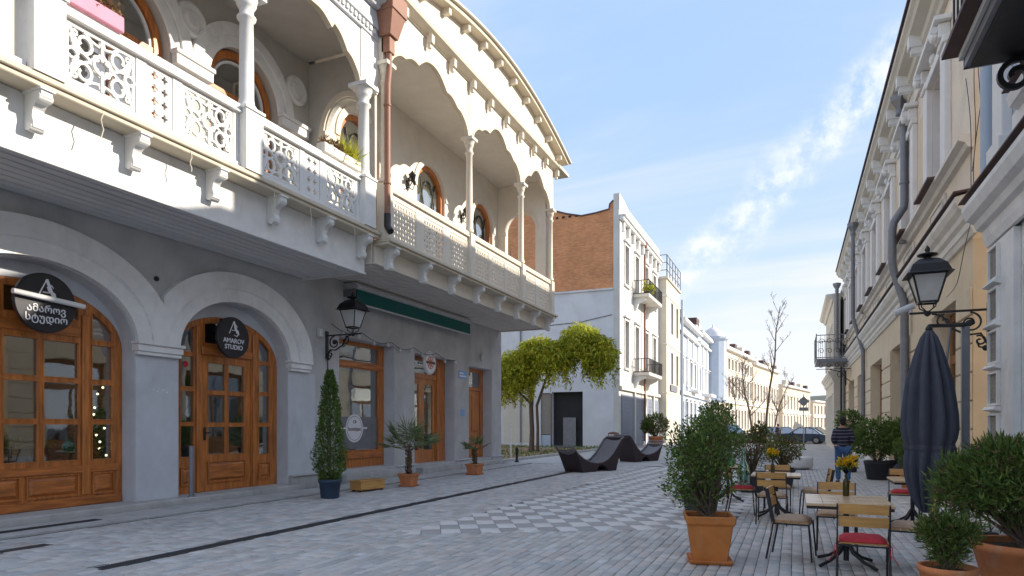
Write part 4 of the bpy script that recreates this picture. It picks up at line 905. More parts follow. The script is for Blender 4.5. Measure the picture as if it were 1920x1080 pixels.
# ================================================================ street lanterns on wall brackets
def lantern(name,label,loc,rotz,flip=False):
    t=thing(name,label,'street lamp',loc,rotz,'wall lanterns on scroll brackets')
    arm=MB().box(0,.03,-.05,.05,-.62,.12)
    G=lambda a,b,d:(a,d,b)
    arm.bar((.02,0,.0),(1.12,0,.0),.035,.035)
    for c in ((.26,-.20,.17,.05,90,520),(.62,-.16,.12,.03,90,-330),(.13,-.50,.09,.02,60,480)): arm.ribbon(spiral(*c,24),.026,G,-.014,.014)
    arm.ribbon([(.03,-.55),(.12,-.38),(.30,-.40),(.52,-.28),(.66,-.06),(.80,-.02)],.03,G,-.016,.016)
    arm.sphere((.26,0,-.20),(.07,.02,.05),8,6); arm.sphere((.05,0,-.62),.05,8,6); arm.tube([(.03,0,-.62),(.14,0,-.60),(.17,0,-.5)],.015,6)
    put('bracket_arm',arm,'black_metal',t)
    lx=.86; b0,b1,z0,z1=.13,.24,.17,.62
    c4=lambda r,z:[(lx+sx*r,sy*r,z) for sx,sy in ((-1,-1),(1,-1),(1,1),(-1,1))]
    fr=MB()
    for k in range(4): fr.bar(c4(b0,z0)[k],c4(b1,z1)[k],.022)
    for k in range(4):
        fr.bar(c4(b0,z0)[k],c4(b0,z0)[(k+1)%4],.03); fr.bar(c4(b1,z1)[k],c4(b1,z1)[(k+1)%4],.035)
    for sx,sy in ((-1,-1),(1,-1),(1,1),(-1,1)): fr.tube([(lx+sx*.11,sy*.11,z0),(lx+sx*.10,sy*.10,.09),(lx+sx*.02,sy*.02,.02)],.011,6)
    fr.lathe([(.015,0),(.05,.03),(.045,.06),(.015,.09)],(lx,0,-.06),12)
    put('lantern_frame',fr,'black_metal',t)
    gl=MB(); 
    for k in range(4):
        a,b_=c4(b0-.006,z0+.01),c4(b1-.006,z1-.01); gl.add([a[k],a[(k+1)%4],b_[(k+1)%4],b_[k]],[(0,1,2,3)])
    put('lantern_glass',gl,'lamp_glass_white',t)
    rf=MB(); rr_=[(.335,.625),(.30,.65),(.245,.78),(.15,.87),(.07,.90)]
    q=MB(); q.lathe([(r*1.414,z) for r,z in rr_],(0,0,0),4,smooth=False); ca,sa=math.cos(PI/4),math.sin(PI/4)
    rf.add([(lx+x*ca-y*sa,x*sa+y*ca,z) for x,y,z in q.v],q.f)
    rf.lathe([(.055,.90),(.06,.93),(.15,.95),(.155,.975),(.05,.99),(.03,1.02),(.045,1.05),(.01,1.12)],(lx,0,0),14)
    put('lantern_roof',rf,'black_metal',t,bevel=.006)
    return t
L1=lantern('wall_lantern','black street lantern on scroll bracket beside the conical evergreen',(XW+.005,14.42,4.02),0)
put('meter_box',MB().box(0,.14,-.07,.07,-.10,.12),'plastic_white',L1,loc=(.0,-.35,.02),bevel=.02)
put('cable_drop',MB().tube([(.02,.02,-.6),(.02,.04,-1.5),(.02,.02,-3.6)],.014,6),'black_metal',L1)
L2=lantern('wall_lantern','large black street lantern with frosted panes above the closed grey umbrella',(3.0-.105,12.86,3.48),PI)
put('security_camera',MB().tube([(1.05,-.02,.14),(1.34,-.02,.02)],.055,12).lathe([(.03,0),(.03,.12)],(1.1,-.02,-.0),8),'plastic_white',L2,bevel=.005)
# ================================================================ signs
def round_sign(name,label,loc,r,m,lines,mt,emblem=True,arm=True):
    t=thing(name,label,'sign',loc)
    put('disc',MB().lathe([(r-.01,0),(r,.01),(r,.07),(r-.01,.08)],n=48,smooth=False),m,t,rot=(0,R(90),0))
    for body,size,z,mm in lines:
        put('lettering',text_mesh(body,size,.004,bold=True),mm,t,loc=(.085,0,z),rot=(R(90),0,R(90)))
    if arm: put('fixing_bar',MB().box(-.32,0,-.02,.02,r-.06,r-.02).box(-.32,0,-.02,.02,-.02,.02),'black_metal',t)
    if emblem:
        G=lambda a,b,d:(d,a,b); s=r/.46; e=MB()
        e.ribbon([(-.13*s,.08*s),(0,.36*s),(.02*s,.36*s)],.018*s,G,.081,.088); e.ribbon([(.0,.36*s),(.10*s,.10*s)],.045*s,G,.081,.089)
        e.ribbon([(-.06*s,.16*s),(.06*s,.16*s)],.014*s,G,.081,.087)
        e.ribbon([(.10*s,.24*s),(.06*s,.28*s),(.01*s,.24*s),(.03*s,.19*s),(.11*s,.15*s),(.13*s,.09*s),(.07*s,.03*s),(-.01*s,.06*s)],[.01*s,.02*s,.03*s,.035*s,.035*s,.03*s,.02*s,.01*s],G,.09,.096)
        put('emblem',e,'sign_white',t)
    return t
gs=round_sign('round_sign','round black sign with Georgian lettering over the wide arched window',(XW-.03,7.14,3.66),.50,'sign_black',[('ამაროვ',.165,-.115,'sign_white'),('სტუდიო',.165,-.27,'sign_white')],None)
put('reflection_bar',MB().tube([(.14,-.56,.10),(.14,.60,.03)],.045,10).bar((.0,.02,.065),(.14,.02,.065),.03),'moulding_white',gs)  # pale solid bar standing in for the transom's reflection across the sign
round_sign('round_sign','round black sign reading AMAROV STUDIO over the arched entrance',(XW-.03,11.17,3.57),.46,'sign_black',[('AMAROV',.145,-.08,'sign_white'),('STUDIO',.145,-.22,'sign_white')],None)
rs=round_sign('round_sign','round white sign with orange emblem over the glazed double door',(XW-.02,19.85,3.76),.40,'sign_white',[('RADIO CAFE',.10,.0,'sign_brown')] if False else [],None,emblem=False)
G=lambda a,b,d:(d,a,b); e=MB()
for k in range(8): a=2*PI*k/8; e.ribbon([(.05*math.cos(a),.05*math.sin(a)),(.17*math.cos(a),.17*math.sin(a))],.055,G,.081,.0835+.0004*k)
e.ribbon([(.20*math.cos(2*PI*i/24),.20*math.sin(2*PI*i/24)) for i in range(24)],.03,G,.0868,.090,closed=True)
put('emblem',e,'sign_orange',rs); put('banner',MB().box(.091,.094,-.30,.30,-.035,.05),'sign_brown',rs)
put('rim_line',MB().ribbon([(.36*math.cos(2*PI*i/32),.36*math.sin(2*PI*i/32)) for i in range(32)],.012,G,.081,.084,closed=True),'sign_brown',rs)
# festoon of bulbs above the shop windows
fl=thing('string_lights','string of small round bulbs slung above the shop window and double door','string lights',(XW+.1,18,4.2),world=True)
pts=[]; anch=[(14.5,4.35),(15.9,4.28),(17.4,4.18),(18.7,4.16),(20.2,4.13),(21.8,4.05)]
for (ya,za),(yb,zb) in zip(anch[:-1],anch[1:]):
    for i in range(8): t=i/8; pts.append((XW+.10,ya+(yb-ya)*t,za+(zb-za)*t-.14*math.sin(PI*t)))
put('wire',MB().tube(pts,.010,5),'black_metal',fl)
bm=MB().lathe([(.025,.05),(.03,.02),(.055,-.03),(.04,-.07),(.0,-.085)],n=10).mesh('bulb')
for p in pts[3::4]: put('bulb',bm,'lamp_glass_white',fl,loc=(p[0],p[1],p[2]-.05))
# ================================================================ BACKGROUND HOUSES
def facade(root,F,a0,a1,zt,bays,floors,mw,msur,hw=.55,fr='window_wood',depth=.3,wallname='wall',arch_top=False,thick=.4,glass='far_glass',surround=True):
    """bays: window centres; floors [(z0,z1)]"""
    holes=[rect(c-hw,c+hw,z0,z1) for c in bays for z0,z1 in floors]
    put(wallname,MB().plate(rect(a0,a1,0,zt),holes,F,-thick,0),mw,root)
    ox=FR[root.name]; cache={}
    for z0,z1 in floors:
        h=z1-z0
        Fm=lambda a,b,d: tuple(Vector(F(a,b,d))-Vector(F(0,0,0)))
        m1=MB().ribbon(rect(-hw+.05,hw-.05,.05,h-.05),.12,Fm,-depth,-depth+.06,closed=True).fbox(Fm,-.04,.04,.1,h-.1,-depth,-depth+.05).fbox(Fm,-hw+.1,hw-.1,h*.68,h*.68+.07,-depth,-depth+.045).mesh('frame')
        m2=MB().fbox(Fm,-hw+.03,hw-.03,.03,h-.03,-depth+.01,-depth+.02).mesh('pane')
        m3=MB().ribbon([(-hw-.1,0),(-hw-.1,h+.1),(hw+.1,h+.1),(hw+.1,0)],.18,Fm,.001,.07).fbox(Fm,-hw-.3,hw+.3,h+.22,h+.36,.001,.22).fbox(Fm,-hw-.25,hw+.25,-.16,-.02,.001,.16).mesh('surround')
        for c in bays:
            p=F(c,z0,0); w=group_part('window',root,p)
            put('frame',m1,fr,w,loc=p); put('pane',m2,glass,w,loc=p)
            if surround: put('surround',m3,msur,w,loc=p)
# --- yard and brick-sided three-storey house
bh=thing('brick_sided_house','three-storey house with bare brick gable above a whitewashed lower wall','house',(XW,50,0),world=True)
BY=46.7
Fb=FY(BY)
topc=[(-12.005,17.85),(-12.28,17.60),(-12.34,17.25),(-13.3,17.1),(-14.4,17.02),(-15.5,17.30),(-16.5,17.65),(-18.9,18.4),(-23.0,19.0)]
put('brick_gable',MB().plate([(-23.0,11.42),(-12.005,11.42)]+topc,[],Fb,-.4,0),'brick_wall',bh)
put('parapet_cap',MB().ribbon(topc,.10,Fb,-.45,.05),'roof_tin',bh)
put('lower_side_wall',MB().plate(rect(-23.0,-12.005,0,11.415),[rect(-16.7,-14.30,.02,4.1),rect(-17.6,-16.82,.02,4.05)],Fb,-.4,.03),'whitewash',bh)
put('wall_coping',MB().box(-23,-12.005,BY-.16,BY,11.40,11.52),'whitewash',bh)
put('doorway_recess',MB().box(-16.9,-14.4,BY+.42,BY+.48,0,4.5).box(-18.2,-16.905,BY+.40,BY+.45,0,4.5),'dark_void',bh)
sb=MB().box(-.5,.5,-.1,.1,0,.2).mesh('shutter_slat')
put('rubble_panel',MB().box(-17.59,-16.84,BY+.10,BY+.16,.95,4.04),'pebble_dash',bh)
put('grille_panel',MB().box(-17.59,-16.84,BY+.08,BY+.16,.03,.9),'facade_blue',bh,bevel=.01)
put('door_leaf',MB().box(-15.9,-14.9,BY+.2,BY+.26,.05,2.2),'grey_metal',bh,bevel=.01)
put('door_post',MB().box(-16.80,-16.71,BY-.06,BY+.1,0,4.0),'old_wood',bh)
mb=MB()
for i in range(5): mb.box(-16.9+i*.5,-16.7+i*.5,BY-.035,BY+.0,17.0-.0*i,17.15)
put('brick_vents',mb,'dark_void',bh,kind='stuff')
Ff=FX(XW)
facade(bh,Ff,BY-.045,61.8,17.2,[49.0,52.5,56.2,59.6],[(5.9,9.4),(12.1,15.0)],'facade_white','moulding_white',hw=.62,fr='window_wood')
for a,b in ((47.3,51.0),(51.6,55.2),(55.8,58.6),(59.0,61.4)):
    s_=group_part('roller_shutter',bh,(XW,a,0)); put('shutter_curtain',MB().fbox(Ff,a,b,.05,3.9,.001,.05),'roller_shutter',s_)
    for k in range(12): put('shutter_slat',MB().fbox(Ff,a+.02,b-.02,.1+k*.31,.36+k*.31,.051,.075),'roller_shutter',s_)
for y in (51.3,55.5,58.8): put('shop_pier',MB().fbox(Ff,y-.22,y+.22,0,4.4,.001,.18),'facade_white',bh,bevel=.02)
put('shop_cornice',MB().fbox(Ff,BY,61.8,4.2,4.45,.0,.22),'stone_trim',bh)
pz=[(BY-.04,17.2),(BY-.04,18.3),(48.0,18.2),(49.5,17.9),(61.8,17.9),(61.8,17.2)]
put('parapet',MB().plate(pz[::-1],[],FX(XW),-.4,.04),'facade_white',bh)
put('cornice',MB().fbox(Ff,BY,61.8,16.4,16.65,.0,.35).fbox(Ff,BY,61.8,16.66,16.8,.0,.5),'moulding_white',bh,bevel=.03)
for i in range(9): put('console_block',MB().fbox(Ff,47.3+i*1.7,47.6+i*1.7,15.7,16.38,.001,.25),'moulding_white',bh,bevel=.03)
put('rear_body',MB().box(-23,XW-.42,BY+.5,61.8,0,17.0),'dark_void',bh)
put('drain_pipe',MB().tube([(-19.2,BY-.12,11.3),(-19.2,BY-.12,.3)],.06,8),'grey_metal',bh)
put('wall_cable',MB().tube([(-12.1,BY-.05,9.6),(-14.5,BY-.05,9.2),(-17,BY-.05,9.1),(-20,BY-.05,9.5)],.025,5),'black_metal',bh)
put('plaster_patch',MB().plate([(-20.6,.3),(-18.4,.3),(-18.3,3.6),(-19.6,4.2),(-20.8,3.4)],[],Fb,.0305,.036),'facade_sand',bh)
put('quoin_strip',MB().fbox(Ff,BY-.03,BY+.5,4.5,16.3,.001,.08),'moulding_white',bh,bevel=.02)
dpp=group_part('downpipe',bh,(XW+.2,54.4,4.5))
put('pipe',MB().tube([(XW+.22,54.5,16.6),(XW+.22,54.5,4.0),(XW+.22,54.5,.3)],.09,8),'pipe_brown',dpp); put('hopper',MB().box(XW+.05,XW+.4,54.3,54.7,16.3,16.9),'pipe_brown',dpp)
for z,lab in ((11.6,'upper'),(5.5,'lower')):
    q=group_part('iron_balcony',bh,(XW,53.5,z)); y0,y1=51.2,56.6; xo=XW+1.25
    put('balcony_slab',MB().box(XW,xo,y0,y1,z,z+.28),'stone_trim',q,bevel=.03)
    rl=MB()
    for (p,r_) in (((xo,y0),(xo,y1)),((XW,y0),(xo,y0)),((XW,y1),(xo,y1))):
        for zz in (z+.3,z+1.3): rl.bar((*p,zz),(*r_,zz),.05)
        n=int(math.dist(p,r_)/.2)
        for i in range(n+1): t=i/n; rl.bar((p[0]+(r_[0]-p[0])*t,p[1]+(r_[1]-p[1])*t,z+.28),(p[0]+(r_[0]-p[0])*t,p[1]+(r_[1]-p[1])*t,z+1.3),.03)
    put('balcony_railing',rl,'black_metal',q)
    for y in (y0+.4,y1-.4): put('console',MB().plate([(0,0),(1.0,0),(.9,-.2),(.35,-.45),(.2,-.9),(0,-1.0)],[],lambda a,b,d:(XW+a,y+d,z+b),-.12,.12),'moulding_white',q)
gb=thing('balcony_greens','bright green plants in a trough on the upper iron balcony','plant',(XW+1.0,52.2,11.88))
put('trough',MB().box(-.2,.15,-.6,.8,0,.22),'dark_pot',gb,bevel=.02)
rg=np.random.default_rng(9); C=rg.normal(size=(420,3))*[.16,.5,.22]+[0,.1,.5]
put('foliage',leaves('foliage',C,rg.normal(size=(420,3))+[0,0,.8],.22,.10,'leaf_bright',rg),None,gb)
# --- narrow modern tower house
mh=thing('narrow_tower_house','narrow beige four-storey building with railed roof terrace','house',(XW,64,0),world=True)
FM=FX(-10.9)
facade(mh,FM,61.82,69.6,15.2,[65.0,68.0],[(5.6,8.6),(10.4,13.4)],'facade_sand','stone_trim',hw=.6,fr='dark_void',surround=False)
put('side_wall',MB().box(-20,-11.305,61.82,62.1,0,15.2),'facade_sand',mh)
for k in range(3): put('floor_band',MB().fbox(FM,61.8,69.62,4.6+k*4.5,4.72+k*4.5,.001,.06).box(-11.305,-10.84,61.76,61.8199,4.6+k*4.5,4.72+k*4.5),'stone_trim',mh)
put('roof_slab',MB().box(-20,-10.75,61.7,69.7,15.205,15.4),'facade_sand',mh)
rl=MB(); 
for p,q in (((-10.85,61.8),(-10.85,69.6)),((-16,61.8),(-10.85,61.8))):
    for zz in (16.0,16.7,17.4): rl.bar((*p,zz),(*q,zz),.06)
    n=int(math.dist(p,q)/1.3)
    for i in range(n+1): t=i/n; rl.bar((p[0]+(q[0]-p[0])*t,p[1]+(q[1]-p[1])*t,15.4),(p[0]+(q[0]-p[0])*t,p[1]+(q[1]-p[1])*t,17.4),.07)
put('roof_railing',rl,'grey_metal',mh); put('rear_body',MB().box(-20,-11.35,62.2,69.5,0,15.2),'dark_void',mh)
put('wall_sign',MB().fbox(FM,63.6,67.4,4.9,5.5,.061,.12),'grey_metal',mh)
put('downpipe',MB().tube([(-10.7,69.8,14.6),(-10.7,69.8,.2)],.12,8),'facade_blue',mh)
# --- pale blue houses
def blue_house(label,y0,y1,zt,bays,dome=False):
    t=thing('blue_house',label,'house',(XW,(y0+y1)/2,0),world=True); Fq=FX(-10.95)
    facade(t,Fq,y0,y1,zt,bays,[(1.0,4.2),(6.0,8.8)] if zt<14 else [(1.0,4.2),(6.4,9.4)],'facade_blue','lilac_white',hw=.62,fr='lilac_white')
    put('string_course',MB().fbox(Fq,y0,y1,4.9,5.3,.001,.3),'lilac_white',t,bevel=.03)
    put('cornice',MB().fbox(Fq,y0,y1,zt-1.6,zt-1.3,.001,.35).fbox(Fq,y0,y1,zt-.4,zt,.001,.6),'lilac_white',t,bevel=.04)
    put('rear_body',MB().box(-20,-11.4,y0+.05,y1-.05,0,zt+.2),'roof_tin',t)
    n=int((y1-y0)/3)
    for i in range(n): put('pilaster',MB().fbox(Fq,y0+.3+i*(y1-y0-.9)/max(1,n-1),y0+.9+i*(y1-y0-.9)/max(1,n-1),5.31,zt-1.61,.001,.12),'lilac_white',t,bevel=.02)
    for i in range(2): put('attic_block',MB().fbox(Fq,y0+.5+i*(y1-y0-2.5),y0+2.0+i*(y1-y0-2.5),zt,zt+.9,-.6,.1),'lilac_white',t,bevel=.05)
    return t
b1=blue_house('pale blue two-storey house next to the narrow beige tower house',70.0,84.0,12.9,[71.8,74.9,78.0,81.2])
q=group_part('small_balcony',b1,(-10.9,78,5.3)); put('balcony_slab',MB().fbox(FX(-10.95),76.4,79.6,5.32,5.6,.001,1.0),'lilac_white',q,bevel=.03)
b2=blue_house('pale blue corner house topped by a small dark dome',84.1,100.0,13.4,[86,89,92,95,98])
bay=group_part('corner_bay',b2,(-10,98,5)); put('bay_wall',MB().lathe([(1.9,4.9),(2.0,5.2),(1.8,5.4),(1.8,13.4),(2.1,13.7),(2.1,14.0)],(-10.6,97.2,0),12,smooth=False),'facade_blue',bay)
put('dome',MB().lathe([(1.6,14.0),(1.5,14.5),(1.1,15.0),(.6,15.3),(.15,15.5),(.1,15.8),(.02,16.0)],(-10.6,97.2,0),16),'lilac_white',bay)
for z in (12.0,):
    for y in (84.3,): put('dormer',MB().box(-13,-11,83,85.5,13.0,14.8),'roof_tin',b2)
bl=MB().fbox(FX(-10.95),88,93,5.31,5.7,.001,1.2); put('balcony_slab',bl,'lilac_white',b2,bevel=.04)
# --- sunlit row beyond the crossing, turned towards the street
def row_house(label,A,B,zt,floors,nb,m='facade_warm',name='sunlit_house',attic=True):
    A=Vector((*A,0)); B=Vector((*B,0)); d=(B-A).normalized(); L=(B-A).length; n=Vector((d.y,-d.x,0))
    t=thing(name,label,'house',tuple(A+d*L/2),world=True)
    F=lambda a,b,dd: tuple(A+d*a+n*dd+Vector((0,0,b)))
    bays=[L*(i+.5)/nb for i in range(nb)]
    facade(t,F,0,L,zt,bays,floors,m,'moulding_white',hw=min(.75,L/nb*.28),fr='window_wood')
    put('cornice',MB().fbox(F,-.2,L+.2,zt-.5,zt,.001,.7),'moulding_white',t,bevel=.05)
    put('string_course',MB().fbox(F,0,L,floors[1][0]-1.1,floors[1][0]-.8,.001,.3),'moulding_white',t,bevel=.03) if len(floors)>1 else None
    vs=[F(0,0,-.41),F(L,0,-.41),F(L,0,-12),F(0,0,-12),F(0,zt,-.41),F(L,zt,-.41),F(L,zt,-12),F(0,zt,-12)]
    put('rear_body',MB().add(vs,[(0,1,5,4),(1,2,6,5),(2,3,7,6),(3,0,4,7),(4,5,6,7)]),m,t)
    if attic:
        k=max(2,nb//2)
        for i in range(k): put('attic_block',MB().fbox(F,L*(i+.3)/k,L*(i+.3)/k+1.6,zt,zt+1.1,-.8,.2),'roof_tin' if i%2 else m,t,bevel=.06)
    return t
row_house('dark-fronted grey house with blue flag at the crossing',(-11.3,101),(-11.0,110),12.6,[(.8,4),(6,9)],3,'facade_sand')
row_house('tall sunlit cream house with ornate attic, first beyond the crossing',(-10.6,112),(-7.6,136),14.6,[(1,4.3),(6.4,9.8),(11,12.8)],9)
row_house('sunlit cream house, second of the row beyond the crossing',(-7.4,137),(-3.5,164),14.0,[(1,4.3),(6.4,9.8)],9)
row_house('sunlit ochre house far down the street behind the bare tree',(-2.6,170),(4,205),11.5,[(1,4),(5.6,8.8)],9)
row_house('low sunlit house far down the street left of the road sign',(5,212),(13,240),9.0,[(1,4),(5,7.5)],8,attic=False)
row_house('orange-brown building far down the street behind the road sign',(11.2,190),(16.6,188),8.2,[(1,3.4),(4.4,6.6)],4,'facade_cream',attic=False)
row_house('pale building at the very end of the street beside the corner house',(14,250),(30,244),12.5,[(1,4),(5,8)],6,'facade_sand',attic=False)
fl_=thing('flag','small dark blue flag on a slanted pole beyond the pale blue corner house','flag',(-10.9,102,5.8))
put('flag_pole',MB().bar((0,0,0),(1.5,-.4,1.3),.05),'grey_metal',fl_); put('flag_cloth',MB().box(.5,1.5,-.42,-.40,-.1,1.1),'blue_pot',fl_)
put('hill',MB().lathe([(260,0),(200,12),(120,24),(40,34),(0,36)],(120,760,-1),40,sx=2.2),'hill_green',None,kind='structure')
# ================================================================ GROUND
SA,CA=math.sin(ANG),math.cos(ANG)
gr=put('ground',MB().add([(-400,-60,-.05),(400,-60,-.05),(400,900,-.05),(-400,900,-.05)],[(0,1,2,3)]),'asphalt',None,kind='structure')
pav=put('pavement',MB().box(-11.2,3.3,-3,26,-.06,-.014),'paver_joint',None,kind='structure')
FR[pav.name]=Vector((0,0,0))
put('paving_far',MB().box(-11.6,3.3,26.0,62,-.049,0.0),'paving_far',pav,kind=None)
rng=np.random.default_rng(7)
# running-bond pavers laid along the street; the patterned field is left out
e1=np.array([.254,.150]); e2=np.array([.262,-.385]); e1/=np.linalg.norm(e1); e2=np.array([e1[1],-e1[0]]); T1,T2=.30,.45; O=np.array([-5.0,9.5])
def in_field(x,y):
    # front edge of the patterned field follows the tiles, left edge runs along the street
    return (x>-5.32)&(x<-.85)&((y-8.35)-(x+4.9)*.60>0)
px_w,py_l,gap=.118,.235,.007
xs=np.arange(-10.28,3.2,px_w+gap); P=[]
for xi in xs:
    y=3.6+rng.uniform(0,py_l)
    while y<25.9:
        l=py_l*rng.choice([.75,1,1,1.25]); P.append((xi,y,l)); y+=l+gap
P=np.array(P); cx=P[:,0]+px_w/2; cy=P[:,1]+P[:,2]/2
keep=~(in_field(cx,cy)&in_field(cx,cy-.25)); keep&=~((np.abs(cx+7.2)<.135)&(cy>4.9)&(cy<22)); keep&=~((cx<-10.2)); keep&=~((cy<5.75)&(cy>4.6)&(cx>-9.6)&(cx<-8.9)&(np.abs(cx+9.25)<.12))
P=P[keep]; cx=cx[keep]; cy=cy[keep]
dep=-SA*cx+CA*cy; lat=CA*cx+SA*cy; u=lat/dep; v=-1.6/dep
vis=(dep>1)&(np.abs(u)<.774)&(v>-.2275)&(v<0)
order=np.argsort(np.where(vis,dep,1e9)); near=set(order[:300].tolist())
lib={}
def paver_geo(w,l,x0=0,y0=0,z=0.,c=.006,h=.02):
    b=[(x0,y0,-h),(x0+w,y0,-h),(x0+w,y0+l,-h),(x0,y0+l,-h)]; m_=[(x0,y0,z-c),(x0+w,y0,z-c),(x0+w,y0+l,z-c),(x0,y0+l,z-c)]; t_=[(x0+c,y0+c,z),(x0+w-c,y0+c,z),(x0+w-c,y0+l-c,z),(x0+c,y0+l-c,z)]
    return b+m_+t_
PF=[(0,1,5,4),(1,2,6,5),(2,3,7,6),(3,0,4,7),(4,5,9,8),(5,6,10,9),(6,7,11,10),(7,4,8,11),(8,9,10,11)]
def tintv(n): 
    b=rng.uniform(.84,1.13,n); w=rng.uniform(-.05,.07,n); return np.stack([b*(1+w),b,b*(1-w*.6)],1)
for i in near:
    x,y,l=P[i]; k=(round(l,3),int(rng.integers(0,7)))
    if k not in lib: lib[k]=mesh_np('paver',paver_geo(px_w,l),PF,'paver_stone',np.repeat(tintv(1),12,0))
    put('paver',lib[k],None,pav,loc=(x,y,float(rng.uniform(-.004,.003))))
rest=[i for i in range(len(P)) if i not in near]
n=len(rest); V=np.zeros((n,12,3)); base=np.array(paver_geo(1,1,c=0)); 
Pr=P[rest]; w=np.full(n,px_w); l=Pr[:,2]; c=.006
U=np.array([[0,0],[1,0],[1,1],[0,1]],float); IN=np.array([[1,1],[-1,1],[-1,-1],[1,-1]],float)*c
zz=rng.uniform(-.004,.003,n)
for k in range(4):
    for lay,(zo,ins) in enumerate(((-.02,0),(-c,0),(0,1))):
        V[:,lay*4+k,0]=Pr[:,0]+U[k,0]*w+IN[k,0]*ins; V[:,lay*4+k,1]=Pr[:,1]+U[k,1]*l+IN[k,1]*ins; V[:,lay*4+k,2]=zo+zz
F_=(np.array(PF)[None]+ (np.arange(n)*12)[:,None,None]).reshape(-1,4)
o=put('small_pavers',mesh_np('small_pavers',V.reshape(-1,3),F_,'paver_stone',np.repeat(tintv(n),12,0)),None,pav,kind='stuff')
# patterned field of pale and grey oblong tiles laid askew
R1=[];
for i in range(-10,160):
    for j in range(-130,40):
        c0=O+e1*T1*i+e2*T2*j; cc=c0+e1*T1/2+e2*T2/2
        if -5.9<cc[0]<-.5 and 8<cc[1]<25.9:
            cor=[c0,c0+e1*T1,c0+e1*T1+e2*T2,c0+e2*T2]
            ok=[in_field(np.array(q[0]),np.array(q[1]-.12)) for q in cor]
            if sum(bool(k) for k in ok)>=3 and in_field(cc[0],cc[1]): R1.append((i,j,c0[0],c0[1],cc[0],cc[1]))
R1=np.array(R1); dep=-SA*R1[:,4]+CA*R1[:,5]; od=np.argsort(dep); nearT=set(od[:300].tolist())
ang=math.atan2(e1[1],e1[0])
def tile_mesh(kind,q):
    # local: x along e1, y along -e2 side
    g_=.004; geo=paver_geo(T1-2*g_,T2-2*g_,g_,g_-T2,0,.004,.02); return mesh_np('pattern_tile',geo,PF,kind,np.repeat(tintv(1)*.5+.5,12,0))
tl={(k,q):tile_mesh(k,q) for k in ('tile_light','tile_dark') for q in range(6)}
rl={'tile_light':[], 'tile_dark':[]}
for k in range(len(R1)):
    i,j,x,y=int(R1[k,0]),int(R1[k,1]),R1[k,2],R1[k,3]; kind='tile_light' if (i+j)%2==0 else 'tile_dark'
    if k in nearT: put('pattern_tile',tl[(kind,int(rng.integers(0,6)))],None,pav,loc=(x,y,.0+float(rng.uniform(-.002,.002))),rot=(0,0,ang))
    else: rl[kind].append((x,y))
for kind,L in rl.items():
    n=len(L); L=np.array(L); base=np.array(paver_geo(T1-.008,T2-.008,.004,.004-T2,0,.004,.02)); co,si=math.cos(ang),math.sin(ang)
    bx=base[:,0]*co-base[:,1]*si; by=base[:,0]*si+base[:,1]*co
    V=np.zeros((n,12,3)); V[:,:,0]=L[:,0:1]+bx; V[:,:,1]=L[:,1:2]+by; V[:,:,2]=base[:,2]
    put('pattern_tiles',mesh_np('pattern_tiles',V.reshape(-1,3),(np.array(PF)[None]+(np.arange(n)*12)[:,None,None]).reshape(-1,4),kind,np.repeat(tintv(n)*.5+.5,12,0)),None,pav,kind='stuff')
# pattern goes on in the distance: bands of pale tiles
far=MB(); k=0
for y in np.arange(26.1,40,.9):
    for x in np.arange(-5.2,-1.0,.62):
        xo=(k%2)*.31; far.add([(x+xo,y,.004),(x+xo+.30,y+.15,.004),(x+xo+.52,y-.2,.004),(x+xo+.22,y-.35,.004)],[(0,3,2,1)])
    k+=1
put('distant_pattern_tiles',far,'tile_light',pav,kind='stuff')
# drain channel: long narrow slot covered by grating
dc=thing('drain_channel','long dark drain grating running along the street on the left','drain',(-7.2,13,0),world=True)
put('channel',MB().box(-7.325,-7.075,4.95,21.95,-.055,-.030),'dark_void',dc)
put('channel_edge',MB().box(-7.335,-7.305,4.95,21.95,-.05,-.002),'iron_grate',dc); put('channel_edge',MB().box(-7.095,-7.065,4.95,21.95,-.05,-.002),'iron_grate',dc)
mb=MB()
for i in range(490): mb.box(-7.304,-7.096,4.98+i*.0346,4.996+i*.0346,-.03,-.004)
put('grating_bars',mb,'iron_grate',dc,kind='stuff')
# stone strip in front of the shops
k=0; y=3.0
while y<25.6:
    l=1.15+.35*((k*37)%10)/10
    put('kerb_slab',MB().box(-11.18,-10.30,y+.004,min(y+l,25.9)-.004,-.05,.028),'concrete',pav,bevel=.01,loc=(0,0,0)); y+=l; k+=1
vs=thing('vent_slot','black ventilation slot in the stone strip below the wide arched window','drain',(-10.7,6,0.02),world=True)
put('slot_frame',MB().ribbon(rect(-10.80,-10.62,3.6,7.45),.02,lambda a,b,d:(a,b,d),.0282,.036,closed=True),'iron_grate',vs)
put('slot_void',MB().box(-10.79,-10.63,3.61,7.44,.0283,.031),'dark_void',vs)
sc=thing('cast_strip','short grey cast-iron strip set in the paving at the left edge','drain',(-9.25,5.0,0),world=True)
put('strip',MB().box(-9.36,-9.14,4.3,5.75,-.03,.001),'iron_grate',sc)
sl_=put('inspection_slab',MB().box(-8.75,-8.05,4.05,4.80,-.03,.008),'concrete',None,bevel=.01); tag(sl_,'pale square stone slab set in the paving at the lower left corner','slab')
sl2=put('inspection_slab',MB().box(-9.2,-8.6,18.2,19.3,-.03,.006),'concrete',None,bevel=.01); tag(sl2,'pale stone slab in the paving near the small palm in the square pot','slab')
